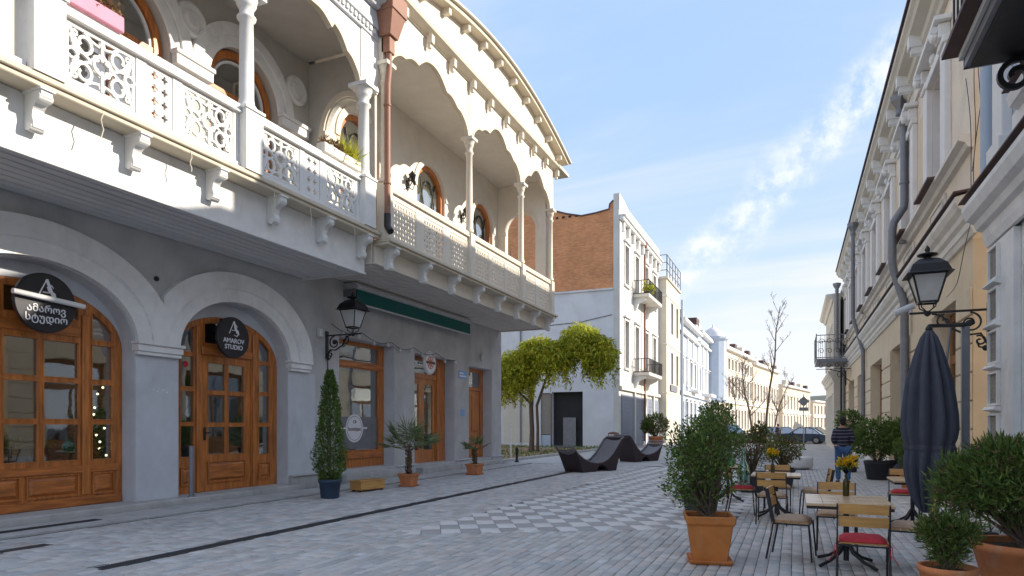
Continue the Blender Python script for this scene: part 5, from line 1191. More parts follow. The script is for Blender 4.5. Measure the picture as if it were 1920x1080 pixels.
# yard of bare earth with kerb
V=[];F_=[]; nx,ny=28,26
rr=np.random.default_rng(3)
for j in range(ny):
    for i in range(nx):
        x=-30+i*(18.2/(nx-1)); y_=26.0+j*(20.6/(ny-1)); V.append((x,y_,.05+rr.uniform(0,.05)+.10*math.sin(x*.5)*math.cos(y_*.4)*(1 if x<-12.5 else 0)))
for j in range(ny-1):
    for i in range(nx-1): F_.append((j*nx+i,j*nx+i+1,(j+1)*nx+i+1,(j+1)*nx+i))
put('yard_soil',MB().add(V,F_,True),'soil',None,kind='structure')
for k in range(14): put('kerb_stone',MB().box(-11.78,-11.58,26.1+k*1.46,27.52+k*1.46,-.04,.13),'concrete',pav,bevel=.015)
put('side_pavement',MB().box(-11.575,-9.2,26.0,47,-.02,.012),'concrete',pav)
# crossing street
put('crossing_road',MB().box(-140,140,62.2,74,-.048,-.010),'asphalt',None,kind='structure')
put('street_beyond',MB().box(-11,60,74.2,300,-.047,-.006),'paving_far',None,kind='structure')
gt=thing('grass_tufts','thin weeds and short grass scattered over the earth yard','grass',(-14,36,.05)); del gt['category'] 
bpy.data.objects.remove(gt)
n=2600; C=np.stack([rg.uniform(-21,-11.9,n),rg.uniform(27,46,n),np.full(n,.08)],1); D=rg.normal(size=(n,3))*.5+[0,0,1]
o=put('weeds',leaves('weeds',C,D,.16,.05,'leaf_dark',rg),None,None,kind='stuff'); tag(o,'thin weeds scattered over the bare earth yard','weeds')
# ================================================================ PLANTS
rg=np.random.default_rng(21)
def shell_pts(rng,clumps,per,inner=.35):
    P=[];D=[]
    for (x,y,z,rx,ry,rz),n in zip(clumps,per):
        d=rng.normal(size=(n,3)); d/=np.linalg.norm(d,axis=1,keepdims=True); r=rng.uniform(inner,1.0,n)**.6
        r*=1+.16*np.sin(d[:,0]*7+x*9)*np.cos(d[:,2]*6+z*5)
        p=d*r[:,None]*[rx,ry,rz]+[x,y,z]; P.append(p); D.append(d)
    return np.concatenate(P),np.concatenate(D)
def twigs(rng,base,targets,r0,name,m='bark',par=None,n=5):
    mb=MB()
    for t in targets:
        b=Vector(base)+Vector((rng.uniform(-.04,.04),rng.uniform(-.04,.04),0)); t=Vector(t); mid=b.lerp(t,.5)+Vector((rng.uniform(-.06,.06),rng.uniform(-.06,.06),.05))
        mb.tube([b,b.lerp(mid,.6),mid,t],[r0,r0*.8,r0*.55,r0*.25],n)
    return put(name,mb,m,par)
def round_pot(t,r0,r1,h,m,rim=.03,n=24,soil=True):
    put('pot',MB().lathe([(r0,0),(r0+.005,.01),(r1-rim*.4,h*.84),(r1,h*.85),(r1+.006,h*.99),(r1-.01,h),(r1-rim,h*.985),(r1-rim-.01,h*.86),(.0,h*.86)],n=n),m,t)
    if soil: put('soil',MB().lathe([(r1-rim-.012,h*.88),(r1*.5,h*.91),(0,h*.90)],n=n),'earth_fill',t)
def square_pot(t,b0,b1,h,m,rim=.035,saucer=True):
    z0=.03 if saucer else 0
    q=lambda r,z:[(-r,-r,z),(r,-r,z),(r,r,z),(-r,r,z)]
    v=q(b0,z0)+q(b1*.97,h*.82)+q(b1*1.06,h*.83)+q(b1*1.10,h)+q(b1*.98,h)+q(b1*.93,h*.86)
    fs=[(3,2,1,0)]+[(k*4+i,k*4+(i+1)%4,(k+1)*4+(i+1)%4,(k+1)*4+i) for k in range(5) for i in range(4)]+[(20,21,22,23)]
    put('pot',MB().add(v,fs),m,t,bevel=.012)
    put('soil',MB().box(-b1*.9,b1*.9,-b1*.9,b1*.9,h*.865,h*.90),'earth_fill',t)
    if saucer: put('saucer',MB().add(q(b0*1.15,0)+q(b0*1.3,.035)+q(b0*1.3,.055)+q(b0*1.2,.04),[(3,2,1,0)]+[(k*4+i,k*4+(i+1)%4,(k+1)*4+(i+1)%4,(k+1)*4+i) for k in range(3) for i in range(4)]+[(12,13,14,15)]),m,t,bevel=.006)
def shrub(name,label,loc,clumps,per,ln,wd,m,base,pot,rotz=0,group=None,up=.35,ntw=12,cat='potted shrub',r0=.018,dry=0,inner=.35,var=.4):
    t=thing(name,label,cat,loc,rotz,group); pot(t)
    C,D=shell_pts(rg,clumps,per,inner); D=D*.8+rg.normal(size=D.shape)*.55+[0,0,up]
    put('foliage',leaves('foliage',C,D,ln,wd,m,rg,var),None,t)
    if dry:
        C2,D2=shell_pts(rg,clumps,[int(k*dry) for k in per],.1); put('dry_foliage',leaves('dry_foliage',C2,D2+rg.normal(size=D2.shape),ln*.9,wd*.8,'leaf_dry',rg,.4),None,t)
    tg=[tuple(C[i]) for i in rg.choice(len(C),ntw)]
    twigs(rg,base,tg,r0,'branches',par=t); return t
# big foreground shrub, orange square pot
shrub('potted_shrub','airy dark green shrub in an orange square pot, nearest the middle of the street',(-.93,8.08,0),
 [(-.06,0,1.22,.40,.38,.40),(-.25,.05,1.0,.30,.3,.36),(.10,-.05,1.02,.24,.28,.32),(-.30,0,1.38,.20,.22,.22),(.08,.0,1.60,.25,.24,.22),(-.10,0,.82,.26,.26,.22),(-.34,0,.86,.18,.2,.2),(.28,0,1.42,.14,.16,.13)],[1400,820,560,380,560,430,240,160],.055,.022,'leaf_dark',(0,0,.52),
 lambda t:square_pot(t,.19,.255,.56,'orange_plastic'),rotz=R(12),ntw=34,r0=.022,dry=.07,inner=.15,up=.5,var=.6)
# conifer-like bushes, right foreground
shrub('potted_shrub','large feathery evergreen bush in a big round terracotta pot at the lower right corner',(1.97,7.50,0),
 [(0,0,1.12,.62,.58,.34),(-.42,.0,1.05,.32,.36,.30),(.45,0,1.05,.36,.36,.30),(0,.0,.86,.52,.5,.24),(-.15,-.1,1.32,.34,.30,.18),(-.60,0,.95,.18,.2,.2)],[5200,2000,1800,1700,1300,500],.085,.016,'leaf_dark',(0,0,.47),
 lambda t:round_pot(t,.30,.43,.52,'terracotta',.05,36),ntw=46,r0=.024,dry=.16,inner=.25,up=.75,var=.5)
shrub('potted_shrub','small feathery evergreen in a round terracotta pot in front of the larger bush',(1.215,6.74,0),
 [(0,0,.66,.235,.22,.18),(-.10,0,.70,.13,.14,.14),(.12,0,.68,.14,.14,.13),(0,0,.50,.16,.16,.14)],[1700,500,500,600],.060,.012,'leaf_dark',(0,0,.35),
 lambda t:round_pot(t,.155,.225,.39,'terracotta',.03,28),ntw=30,r0=.012,dry=.14,inner=.2,up=.8,var=.5)
# row of shrubs along the ochre house
shrub('potted_shrub','round dark green shrub in a dark pot by the ochre wall, behind the walking person',(2.25,22.3,0),[(0,0,1.25,.72,.7,.62),(-.35,0,1.1,.4,.4,.4),(.4,0,1.2,.45,.4,.45)],[2200,800,900],.10,.045,'leaf_dark',(0,0,.5),lambda t:round_pot(t,.27,.36,.56,'dark_pot'),ntw=16)
shrub('potted_shrub','dark shrub in a black pot, second along the ochre wall',(2.85,22.9,0),[(0,0,1.25,.55,.5,.55),(.2,0,1.45,.4,.4,.35)],[1500,700],.10,.045,'leaf_dark',(0,0,.5),lambda t:round_pot(t,.24,.30,.55,'dark_pot'),ntw=12)
shrub('potted_shrub','tall thin shrub rising behind the walking person',(1.75,25.5,0),[(0,0,1.75,.45,.4,.38),(.1,0,1.3,.35,.35,.4)],[1000,500],.10,.045,'leaf_dark',(0,0,.5),lambda t:round_pot(t,.2,.26,.5,'dark_pot'),ntw=12)
shrub('potted_shrub','small shrub in a terracotta pot beside the elbow of the downpipe',(2.72,19.6,0),[(0,0,1.0,.38,.36,.42),(0,0,.7,.2,.2,.2)],[900,200],.08,.03,'leaf_dark',(0,0,.4),lambda t:round_pot(t,.18,.25,.40,'terracotta'),ntw=14)
# planters in the middle distance
mids=[(-1.55,12.3,[(0,0,1.0,.42,.4,.38),(.2,0,1.35,.34,.34,.30)],1.0,'loose green shrub standing just behind the orange square pot'),
(-1.9,15.6,[(0,0,1.35,.62,.55,.55),(.25,0,1.85,.38,.40,.32)],1.5,'tallest green shrub of the row behind the orange square pot'),
(-.95,17.0,[(0,0,1.1,.6,.5,.42),(.2,0,1.45,.25,.25,.22)],1.2,'shrub with brown twigs to the left of the flower vase on the rear table'),
(-.3,18.6,[(0,0,.98,.52,.5,.38)],1.0,'brownish shrub directly behind the rear table')]
for k,(x,y,cl,sc_,lab) in enumerate(mids):
    shrub('potted_shrub',lab,(x,y,0),cl,([1500,800] if k<2 else [700,300])[:len(cl)],.085,.034,'leaf_dark',(0,0,.45),(lambda t:square_pot(t,.24,.30,.50,'dark_pot',saucer=False)),ntw=40,r0=.014,dry=[.2,.15,.9,1.3][k],inner=.2,cat='potted shrub')
shrub('potted_shrub','reddish-brown bushy plant in a terracotta pot by the white shutters, behind the loungers',(-9.6,50,0),[(0,0,1.7,1.0,.9,.8),(-.6,0,1.5,.5,.5,.5)],[900,400],.20,.09,'leaf_dark',(0,0,.7),lambda t:round_pot(t,.4,.55,.8,'terracotta'),ntw=18,r0=.04,dry=.6)
# conical evergreen in blue pot
t=thing('potted_conifer','tall conical evergreen in a dark blue pot beside the wall lantern','potted tree',(-9.46,11.88,0))
put('pot',MB().lathe([(.19,0),(.20,.02),(.235,.34),(.26,.35),(.262,.41),(.24,.42),(.23,.36),(0,.36)],n=24),'blue_pot',t); put('soil',MB().lathe([(.22,.37),(0,.40)],n=20),'earth_fill',t)
n=9000; h=rg.uniform(0,1,n)**1.15; z=.38+2.42*h; rmax=.335*(1-h)**.75+.045; th=rg.uniform(0,2*PI,n); q=rg.uniform(.55,1.08,n)*(1+.12*np.sin(th*4+z*5)+.10*np.sin(z*13+th*2)); low=np.clip((z-.38)/.25,.55,1)
C=np.stack([rmax*q*low*np.cos(th),rmax*q*low*np.sin(th),z],1); D=np.stack([np.cos(th)*.8,np.sin(th)*.8,np.full(n,.9)],1)+rg.normal(size=(n,3))*.45
put('foliage',leaves('foliage',C,D,.060,.024,'leaf_dark',rg,.5),None,t); put('trunk',MB().tube([(0,0,.36),(0,0,1.2),(0,0,2.4)],[.035,.028,.008],8),'bark',t)
put('inner_branches',MB().lathe([(.12,.5),(.20,.8),(.17,1.3),(.10,2.0),(.02,2.6)],n=10,smooth=False),'leaf_dark',t) if False else None
# fan palms
def palm(label,loc,h,nf,rad,potf,droop=.4,cat='potted palm'):
    t=thing('potted_palm',label,cat,loc); z0=potf(t)
    put('trunk',MB().tube([(0,0,z0),(.02,0,z0+h*.5),(0,.02,z0+h)],[.06,.05,.055],9),'bark',t)
    n=260; zz=rg.uniform(z0,z0+h,n); th=rg.uniform(0,2*PI,n); C=np.stack([.05*np.cos(th),.05*np.sin(th),zz],1); D=np.stack([np.cos(th),np.sin(th),np.full(n,1.1)],1)
    put('trunk_fibre',leaves('trunk_fibre',C,D,.07,.03,'leaf_dry',rg,.5),None,t)
    for k in range(nf):
        a=2*PI*k/nf*1.618*3; el=rg.uniform(.15,1.35); L=rad*rg.uniform(.45,.7)
        d=Vector((math.cos(a)*math.cos(el),math.sin(a)*math.cos(el),math.sin(el))); top=Vector((0,0,z0+h)); tip=top+d*L
        fr=group_part('frond',t,tuple(top)) if False else None
        C=[];D=[]; 
        side=d.cross(Vector((0,0,1))).normalized(); upv=side.cross(d)
        nb=18
        for j in range(nb):
            s=(j/(nb-1)-.5)*2*1.9; dd=(d*math.cos(s)+side*math.sin(s)+upv*.12).normalized(); dd.z-=droop*.35*abs(math.sin(s))
            C.append(tip); D.append(dd)
        me=leaves('frond_blades',np.array([tuple(c) for c in C]),np.array([tuple(x) for x in D]),rad*.52,.035,'leaf_palm',rg,.2)
        o=put('frond',me,None,t)
        put('leaf_stalk',MB().tube([top,top.lerp(tip,.5)+Vector((0,0,.02)),tip],[.010,.008,.006],5),'leaf_palm' if 'leaf_palm_s' in MAT else 'twig',t)
    return t
def pot_a(t): square_pot(t,.155,.20,.34,'terracotta'); return .30
palm('fan palm in a square terracotta pot right of the large shop window',(-9.35,14.95,0),.62,17,.92,pot_a)
def pot_b(t): square_pot(t,.18,.225,.36,'terracotta'); return .32
palm('small spindly palm in a square terracotta pot outside the solid wooden door',(-9.62,19.4,0),.50,7,.55,pot_b,.6)
# empty wooden trough
t=thing('wooden_planter','low empty wooden planter box between the conifer and the fan palm','planter',(-9.65,13.55,0),R(82))
for y in (-.17,.17): put('side_board',MB().box(-.42,.42,y-.015,y+.015,.05,.25),'slat_wood',t,bevel=.005)
for x in (-.41,.41): put('end_board',MB().box(x-.015,x+.015,-.153,.153,.05,.25),'slat_wood',t,bevel=.005)
put('rim',MB().ribbon(rect(-.43,.43,-.18,.18),.05,lambda a,b,d:(a,b,d),.252,.275,closed=True),'slat_wood',t,bevel=.004); put('base_board',MB().box(-.39,.39,-.15,.15,.03,.06),'old_wood',t)
for x in (-.36,.36):
    for y in (-.13,.13): put('foot',MB().box(x-.03,x+.03,y-.03,y+.03,0,.03),'old_wood',t)
# flowers boxes on the balcony rails
t=thing('flower_box','pale trough with spiky grass on the balcony rail beside the corner column','flower box',(-9.45,12.1,7.53))
put('trough',MB().box(-.12,.12,-.55,.75,0,.22),'stone_trim',t,bevel=.015)
C=np.stack([rg.uniform(-.08,.08,160),rg.uniform(.15,.65,160),np.full(160,.2)],1); put('grass_leaves',leaves('grass_leaves',C,rg.normal(size=(160,3))*.45+[0,0,1],.42,.035,'leaf_bright',rg),None,t)
C=np.stack([rg.uniform(-.1,.1,200),rg.uniform(-.5,.2,200),rg.uniform(.2,.34,200)],1); put('withered_stems',leaves('withered_stems',C,rg.normal(size=(200,3))+[0,0,.6],.13,.04,'leaf_dry',rg),None,t)
t=thing('flower_box','pink flower trough on the balcony rail at the upper left corner','flower box',(-9.45,6.35,7.53))
put('trough',MB().box(-.13,.13,-.45,.55,0,.24),'pink_box',t,bevel=.015)
C=np.stack([rg.uniform(-.12,.12,500),rg.uniform(-.45,.55,500),rg.uniform(.22,.40,500)],1); put('foliage',leaves('foliage',C,rg.normal(size=(500,3))+[0,0,.6],.09,.045,'leaf_dry',rg),None,t)
# weeping tree in the yard
t=thing('weeping_tree','small weeping tree with yellow-green drooping foliage in front of the whitewashed wall','tree',(-14.0,35.6,.05))
tr=MB(); tr.tube([(0,0,-.1),(.05,0,1.2),(-.05,.1,2.6),(.1,0,4.0),(.3,0,5.2)],[.17,.14,.13,.11,.07],9); tr.tube([(.35,.1,-.1),(.40,.0,1.4),(.30,.1,2.7),(.9,0,4.2),(1.4,.1,5.0)],[.10,.09,.085,.08,.05],8)
limbs=[((.1,0,4.0),(-1.5,.3,4.9),(-2.4,0,4.7)),((.3,0,5.0),(.2,-.2,5.9),(.4,.3,6.2)),((1.4,.1,5.0),(2.6,.2,5.9),(3.6,0,6.3)),((1.4,.1,5.0),(2.6,-.2,5.4),(4.3,.1,5.2)),((-.05,.1,2.8),(-1.2,-.3,4.0),(-2.0,.2,4.2))]
for L in limbs: tr.tube(L,[.07,.05,.02],7)
put('trunk',tr,'bark',t)
clm=[(.5,0,5.9,1.35,1.3,.75),(3.0,.1,6.3,1.35,1.2,.95),(4.0,0,5.5,1.0,1.0,1.1),(-1.0,.1,5.0,1.3,1.2,.95),(-2.0,0,4.4,.9,1.0,.8),(1.6,-.3,5.4,1.2,1.0,.7),(-.6,-.2,4.5,1.0,.9,.8),(-2.9,.5,4.6,1.1,1.0,1.0)]
C,D=shell_pts(rg,clm,[4200,4600,3400,3800,2200,2600,2000,2200],.3)
# hanging shoots below the crown
st_=[]; 
for (x,y,z,rx,ry,rz) in clm:
    for k in range(34):
        a=rg.uniform(0,2*PI); r=math.sqrt(rg.uniform(.1,1)); bx,by=x+rx*r*math.cos(a),y+ry*r*math.sin(a); Ln=rg.uniform(.5,1.7)
        for j in range(34): st_.append((bx+rg.normal()*.07,by+rg.normal()*.07,z-.2*rz-Ln*j/34))
C=np.concatenate([C,np.array(st_)]); D=np.concatenate([D*.5,rg.normal(size=(len(st_),3))*.6]); D=D+rg.normal(size=D.shape)*.4-[0,0,.75]
put('crown',leaves('crown',C,D,.26,.075,'leaf_bright',rg,.5),None,t)
# bare street trees at the crossing
def bare_tree(label,loc,H,seed,spread=.33,dry=60,r=.17):
    rr=random.Random(seed); t=thing('bare_tree',label,'tree',loc,0,'bare trees at the crossing'); mb=MB(); mt=MB(); tips=[]
    def br(p,d,L,r0,lev):
        pts=[p]; rs=[r0]; n=5
        for i in range(n):
            d=(d+Vector((rr.uniform(-.13,.13),rr.uniform(-.13,.13),.05))).normalized(); pts.append(pts[-1]+d*L/n); rs.append(max(.008,r0*(1-.75*(i+1)/n)))
        (mb if lev<2 else mt).tube(pts,rs,7 if lev<1 else 5,cap=False)
        if lev<4:
            k=(13,5,4,3)[lev]
            for j in range(k):
                q=rr.uniform(.28 if lev==0 else .25,.97); i=min(n-1,int(q*n)); pp=pts[i].lerp(pts[i+1],q*n-i); a=rr.uniform(0,2*PI)
                side=Vector((math.cos(a),math.sin(a),rr.uniform(.4,1.0))); dd=(d*.45+side*.75).normalized()
                br(pp,dd,L*spread*rr.uniform(.7,1.2)*(1.2-q*.6 if lev==0 else 1.1),rs[i]*.5,lev+1)
        else: tips.append(pts[-1])
    br(Vector((0,0,-.05)),Vector((0,0,1)),H,r,0)
    put('trunk',mb,'bark',t); put('twigs',mt,'twig',t)
    if tips and dry:
        C=np.array([tuple(x) for x in tips]*3)+rg.normal(size=(len(tips)*3,3))*.15
        put('withered_leaves',leaves('withered_leaves',C,rg.normal(size=C.shape),.13,.08,'leaf_dry',rg),None,t)
    return t
bare_tree('tallest bare tree at the crossing with one long leading shoot',(-2.3,61.0,0),12.6,5,.24,0,.13)
bare_tree('bare tree left of the tallest one, in front of the sunlit cream row',(-4.2,76,0),8.8,8,.34,0,.15)
bare_tree('low bare tree in front of the sunlit row, further left',(-6.5,84,0),7.6,12,.32,0,.10)
bare_tree('distant bare tree just left of the tallest tree',(-2.6,95,0),8.0,15,.32,0,.13)
# flowers in bottles
def vase(label,loc,h,m,col,n=14,sp=.10,fh=.24):
    t=thing('flower_vase',label,'vase',loc)
    put('bottle',MB().lathe([(.032,0),(.036,.01),(.036,h*.62),(.030,h*.72),(.015,h*.82),(.014,h*.97),(.017,h)],n=16),m,t)
    st=MB(); C=[];D=[];LC=[]
    for k in range(n):
        a=2*PI*k/n*2.4; r=sp*math.sqrt((k+.5)/n); tip=Vector((r*math.cos(a),r*math.sin(a),h+fh*rg.uniform(.55,1)))
        st.tube([(0,0,h*.5),(0,0,h),tip],[.004,.004,.003],4)
        for j in range(14): C.append(tip+Vector(rg.normal(size=3)*.010)); D.append(rg.normal(size=3)+[0,0,.5])
        for j in range(3): LC.append(tip*.75+Vector((0,0,h*.2)))
    put('stems',st,'leaf_dry',t); put('flowers',leaves('flowers',np.array([tuple(c) for c in C]),np.array(D),.048,.030,col,rg,.25),None,t)
    put('stem_leaves',leaves('stem_leaves',np.array([tuple(c) for c in LC]),rg.normal(size=(len(LC),3)),.08,.025,'leaf_dark',rg),None,t); return t
# ================================================================ TERRACE FURNITURE
def chair_parts(t,cushion):
    w=.225
    for sx in (-1,1):
        put('front_leg',MB().tube([(sx*w,.20,.44),(sx*(w+.005),.235,0)],.011,7),'black_metal',t)
        put('rear_leg',MB().tube([(sx*w,-.19,.46),(sx*w,-.215,.30),(sx*(w+.005),-.27,0)],.012,7),'black_metal',t)
        put('back_post',MB().bar((sx*w,-.19,.44),(sx*w,-.265,.84),.045,.014),'black_metal',t)
        put('arm_stay',MB().tube([(sx*w,.20,.43),(sx*w,-.19,.43)],.011,6),'black_metal',t)
    put('cross_rail',MB().tube([(-w,.20,.43),(w,.20,.43)],.010,6),'black_metal',t)
    put('cross_rail',MB().tube([(-w,-.19,.43),(w,-.19,.43)],.010,6),'black_metal',t)
    for k,z in enumerate((.62,.745)):
        y=-.19-(z-.44)*.19; v=[]
        mb=MB(); n=6
        for i in range(n+1):
            x=-w+.01+(2*w-.02)*i/n; c=-.012*math.cos((i/n-.5)*PI)
            for (dy,dz) in ((-.010,0),(.010,0),(-.010,.10),(.010,.10)): v.append((x,y+c+dy-.019*(dz/.1),z+dz))
        fs=[]
        for i in range(n):
            a=i*4;b=a+4; fs+=[(a,b,b+2,a+2),(a+1,a+3,b+3,b+1),(a+2,b+2,b+3,a+3),(a,a+1,b+1,b)]
        fs+=[(0,2,3,1),(n*4,n*4+1,n*4+3,n*4+2)]
        put('back_slat',mb.add(v,fs),'slat_wood',t)
    for k in range(4): put('seat_slat',MB().box(-w,w,-.185+k*.098,-.185+k*.098+.088,.442,.460),'slat_wood',t,bevel=.004)
    if cushion:
        mb=MB(); n=9; vs=[]
        for j in range(n):
            for i in range(n):
                a=-1+2*i/(n-1); b=-1+2*j/(n-1); e=(1-abs(a)**4)*(1-abs(b)**4); vs.append((a*.21*(1-.06*abs(b)**3),b*.20*(1-.06*abs(a)**3),.472+.045*e**.45+.004*math.sin(i*2+j)))
        for j in range(n):
            for i in range(n):
                a=-1+2*i/(n-1); b=-1+2*j/(n-1); vs.append((a*.21*(1-.06*abs(b)**3),b*.20*(1-.06*abs(a)**3),.463))
        fs=[(j*n+i,j*n+i+1,(j+1)*n+i+1,(j+1)*n+i) for j in range(n-1) for i in range(n-1)]; m_=n*n
        ed=[i for i in range(n)]+[j*n+n-1 for j in range(1,n)]+[n*n-1-i for i in range(1,n)]+[(n-1-j)*n for j in range(1,n-1)]
        fs+=[(ed[k],ed[(k+1)%len(ed)]+0,m_+ed[(k+1)%len(ed)],m_+ed[k])[::-1] for k in range(len(ed))]; fs+=[(m_+j*n+i,m_+(j+1)*n+i,m_+(j+1)*n+i+1,m_+j*n+i+1) for j in range(n-1) for i in range(n-1)]
        put('cushion',MB().add(vs,fs,True),cushion,t)
        rr=random.Random(3)
        for sx in (-1,1):
            put('cushion_tie',MB().tube([(sx*.20,-.18,.47),(sx*.245,-.20,.44),(sx*.25,-.21,.36),(sx*.30,-.22,.27)],.004,4).tube([(sx*.20,-.18,.47),(sx*.235,-.22,.42),(sx*.22,-.22,.30)],.004,4),cushion,t)
GC='slatted cafe chairs with black metal frames'
def chair(label,loc,rotz,cushion):
    t=thing('cafe_chair',label,'chair',loc,rotz,GC); chair_parts(t,cushion); return t
red=chair('slatted cafe chair with a bright red cushion, back to the viewer, nearest of all',(.62,7.42,0),R(-3),'cushion_red')
bei=chair('cafe chair with beige cushion on the left side of the front table, seen side-on',(-.02,8.72,0),R(-97),'cushion_beige')
dup(bei,(.50,9.55,0),R(178),'cafe chair at the far side of the front table, its back slat behind the vase')
dup(bei,(1.20,8.62,0),R(84),'cafe chair with beige cushion on the right of the front table, partly behind evergreens')
dup(bei,(-.34,11.68,0),R(-2),'cafe chair with its slatted back to the viewer in front of the rear table')
dup(bei,(-.30,13.42,0),R(180),'cafe chair at the far side of the rear table behind the slatted back')
dup(red,(-.88,12.75,0),R(-92),'cafe chair with red cushion left of the rear table, behind the shrub in orange pot')
dup(bei,(.33,12.75,0),R(95),'cafe chair right of the rear table with only its seat and thin legs in view')
dup(red,(1.72,12.95,0),R(176),'cafe chair with red cushion behind the small table beside the closed umbrella')
dup(bei,(2.42,12.1,0),R(92),'cafe chair almost hidden behind the closed umbrella')
dup(red,(2.75,8.9,0),R(120),'yellowish cafe chair behind the large feathery bush')
def table(label,loc,rotz,w,l,m='table_wood'):
    t=thing('cafe_table',label,'table',loc,rotz,'cafe tables on black cross bases')
    n=5
    for k in range(n): put('top_plank',MB().box(-w/2+k*w/n+.001,-w/2+(k+1)*w/n-.001,-l/2,l/2,.722,.75),m,t,bevel=.003)
    put('top_edge',MB().ribbon(rect(-w/2+.02,w/2-.02,-l/2+.02,l/2-.02),.03,lambda a,b,d:(a,b,d),.690,.7215,closed=True),'black_metal',t)
    put('pedestal',MB().tube([(0,0,.05),(0,0,.69)],.03,12).bar((-w*.3,0,.675),(w*.3,0,.675),.05,.025).bar((0,-l*.3,.660),(0,l*.3,.660),.05,.025),'black_metal',t)
    for k in range(4):
        a=PI/4+k*PI/2; c,s=math.cos(a),math.sin(a); put('foot',MB().tube([(0,0,.30),(.10*c,.10*s,.15),(.24*c,.24*s,.07),(.40*c,.40*s,.02)],[.022,.022,.018,.020],8),'black_metal',t)
    return t
table('front cafe table with pale reflecting top and a brown bottle of yellow flowers',(.545,8.5,0),0,.86,1.1)
table('rear cafe table with white shiny top and a small vase of flowers',(-.30,12.55,0),0,.80,.80)
table('small wooden cafe table left of the closed umbrella, no vase on it',(1.72,12.15,0),0,.62,.9)
table('low side table carrying green glass behind the orange pot shrub',(-1.31,14.8,0),R(10),.7,.7)
vase('brown glass bottle with yellow flowers on the front table',(.57,8.92,.75),.26,'bottle_green','petal',14,.115,.20)
vase('small bottle with pale yellow flowers on the rear table',(-.36,12.62,.75),.22,'bottle_green','petal',12,.10,.20)
o=put('glass_demijohn',MB().lathe([(.10,0),(.16,.03),(.17,.12),(.14,.22),(.06,.30),(.03,.34),(.03,.40),(.04,.41)],n=20),'green_glass',None,loc=(-1.31,14.75,.75)); tag(o,'round emerald green glass demijohn on the side table','glass bottle')
o=put('tall_glass_bottle',MB().lathe([(.07,0),(.10,.02),(.11,.25),(.09,.36),(.035,.46),(.03,.66),(.045,.68)],n=18),'pale_green_glass',None,loc=(-.86,12.8,.518)); tag(o,'tall pale green glass bottle standing on the faded red cushion','glass bottle')
# closed cantilever umbrella
t=thing('patio_umbrella','closed dark grey cantilever umbrella tied at the waist with its mast beside it','umbrella',(1.76,11.0,0))
def cloth(prof,n=90,fold=11,seed=2,offx=None):
    rr=random.Random(seed); ph=[rr.uniform(0,6) for _ in range(4)]; vs=[];fs=[]
    for i,(r,z,am) in enumerate(prof):
        for k in range(n):
            a=2*PI*k/n; f_=abs(math.sin(a*fold/2+ph[0]+.25*math.sin(z*3)+.35*math.sin(a*3+z)))**.8
            R_=r*(1-am+am*1.5*f_+.05*math.sin(2*a+ph[1])); ox=(offx(z) if offx else 0)
            vs.append((R_*math.cos(a)+ox,R_*math.sin(a),z))
    m_=len(prof); fs=[(i*n+k,i*n+(k+1)%n,(i+1)*n+(k+1)%n,(i+1)*n+k) for i in range(m_-1) for k in range(n)]
    return MB().add(vs,fs,True)
pf=[(.01,2.96,.0),(.05,2.95,.1),(.10,2.86,.25),(.15,2.70,.30),(.20,2.50,.32),(.26,2.25,.34),(.29,2.0,.34),(.315,1.75,.36),(.32,1.55,.36),(.31,1.42,.30),(.285,1.33,.24),(.28,1.24,.24),(.285,1.15,.30),(.275,1.02,.38),(.25,.88,.44),(.215,.74,.50),(.17,.60,.55),(.11,.46,.6),(.05,.36,.6)]
put('folded_canopy',cloth(pf,offx=lambda z:-.04*max(0,(1.3-z))),'umbrella_cloth',t)
put('tie_strap',cloth([(.292,1.255,.24),(.298,1.275,.24),(.298,1.31,.24),(.292,1.33,.24)]),'umbrella_cloth',t)
put('finial',MB().lathe([(.03,2.94),(.05,2.97),(.03,3.02),(.0,3.04)],n=12),'black_metal',t)
put('mast',MB().box(.50,.60,.53,.63,0,3.06),'grey_metal',t,bevel=.012); put('mast_cap',MB().box(.33,.63,.55,.61,3.061,3.12),'black_metal',t,bevel=.01)
put('support_arm',MB().bar((.55,.58,3.08),(.0,.0,3.02),.05,.05),'black_metal',t,bevel=.006)
put('crank_strut',MB().tube([(.36,.56,3.06),(.30,.50,2.5),(.24,.44,1.9)],.018,8),'grey_metal',t)
put('crank_handle',MB().tube([(.49,.53,1.15),(.42,.50,1.15),(.42,.50,1.28)],.014,8),'black_metal',t)
put('base_cross',MB().box(.15,.95,.52,.64,.0,.05).box(.49,.61,.18,.98,.051,.09),'black_metal',t,bevel=.01)
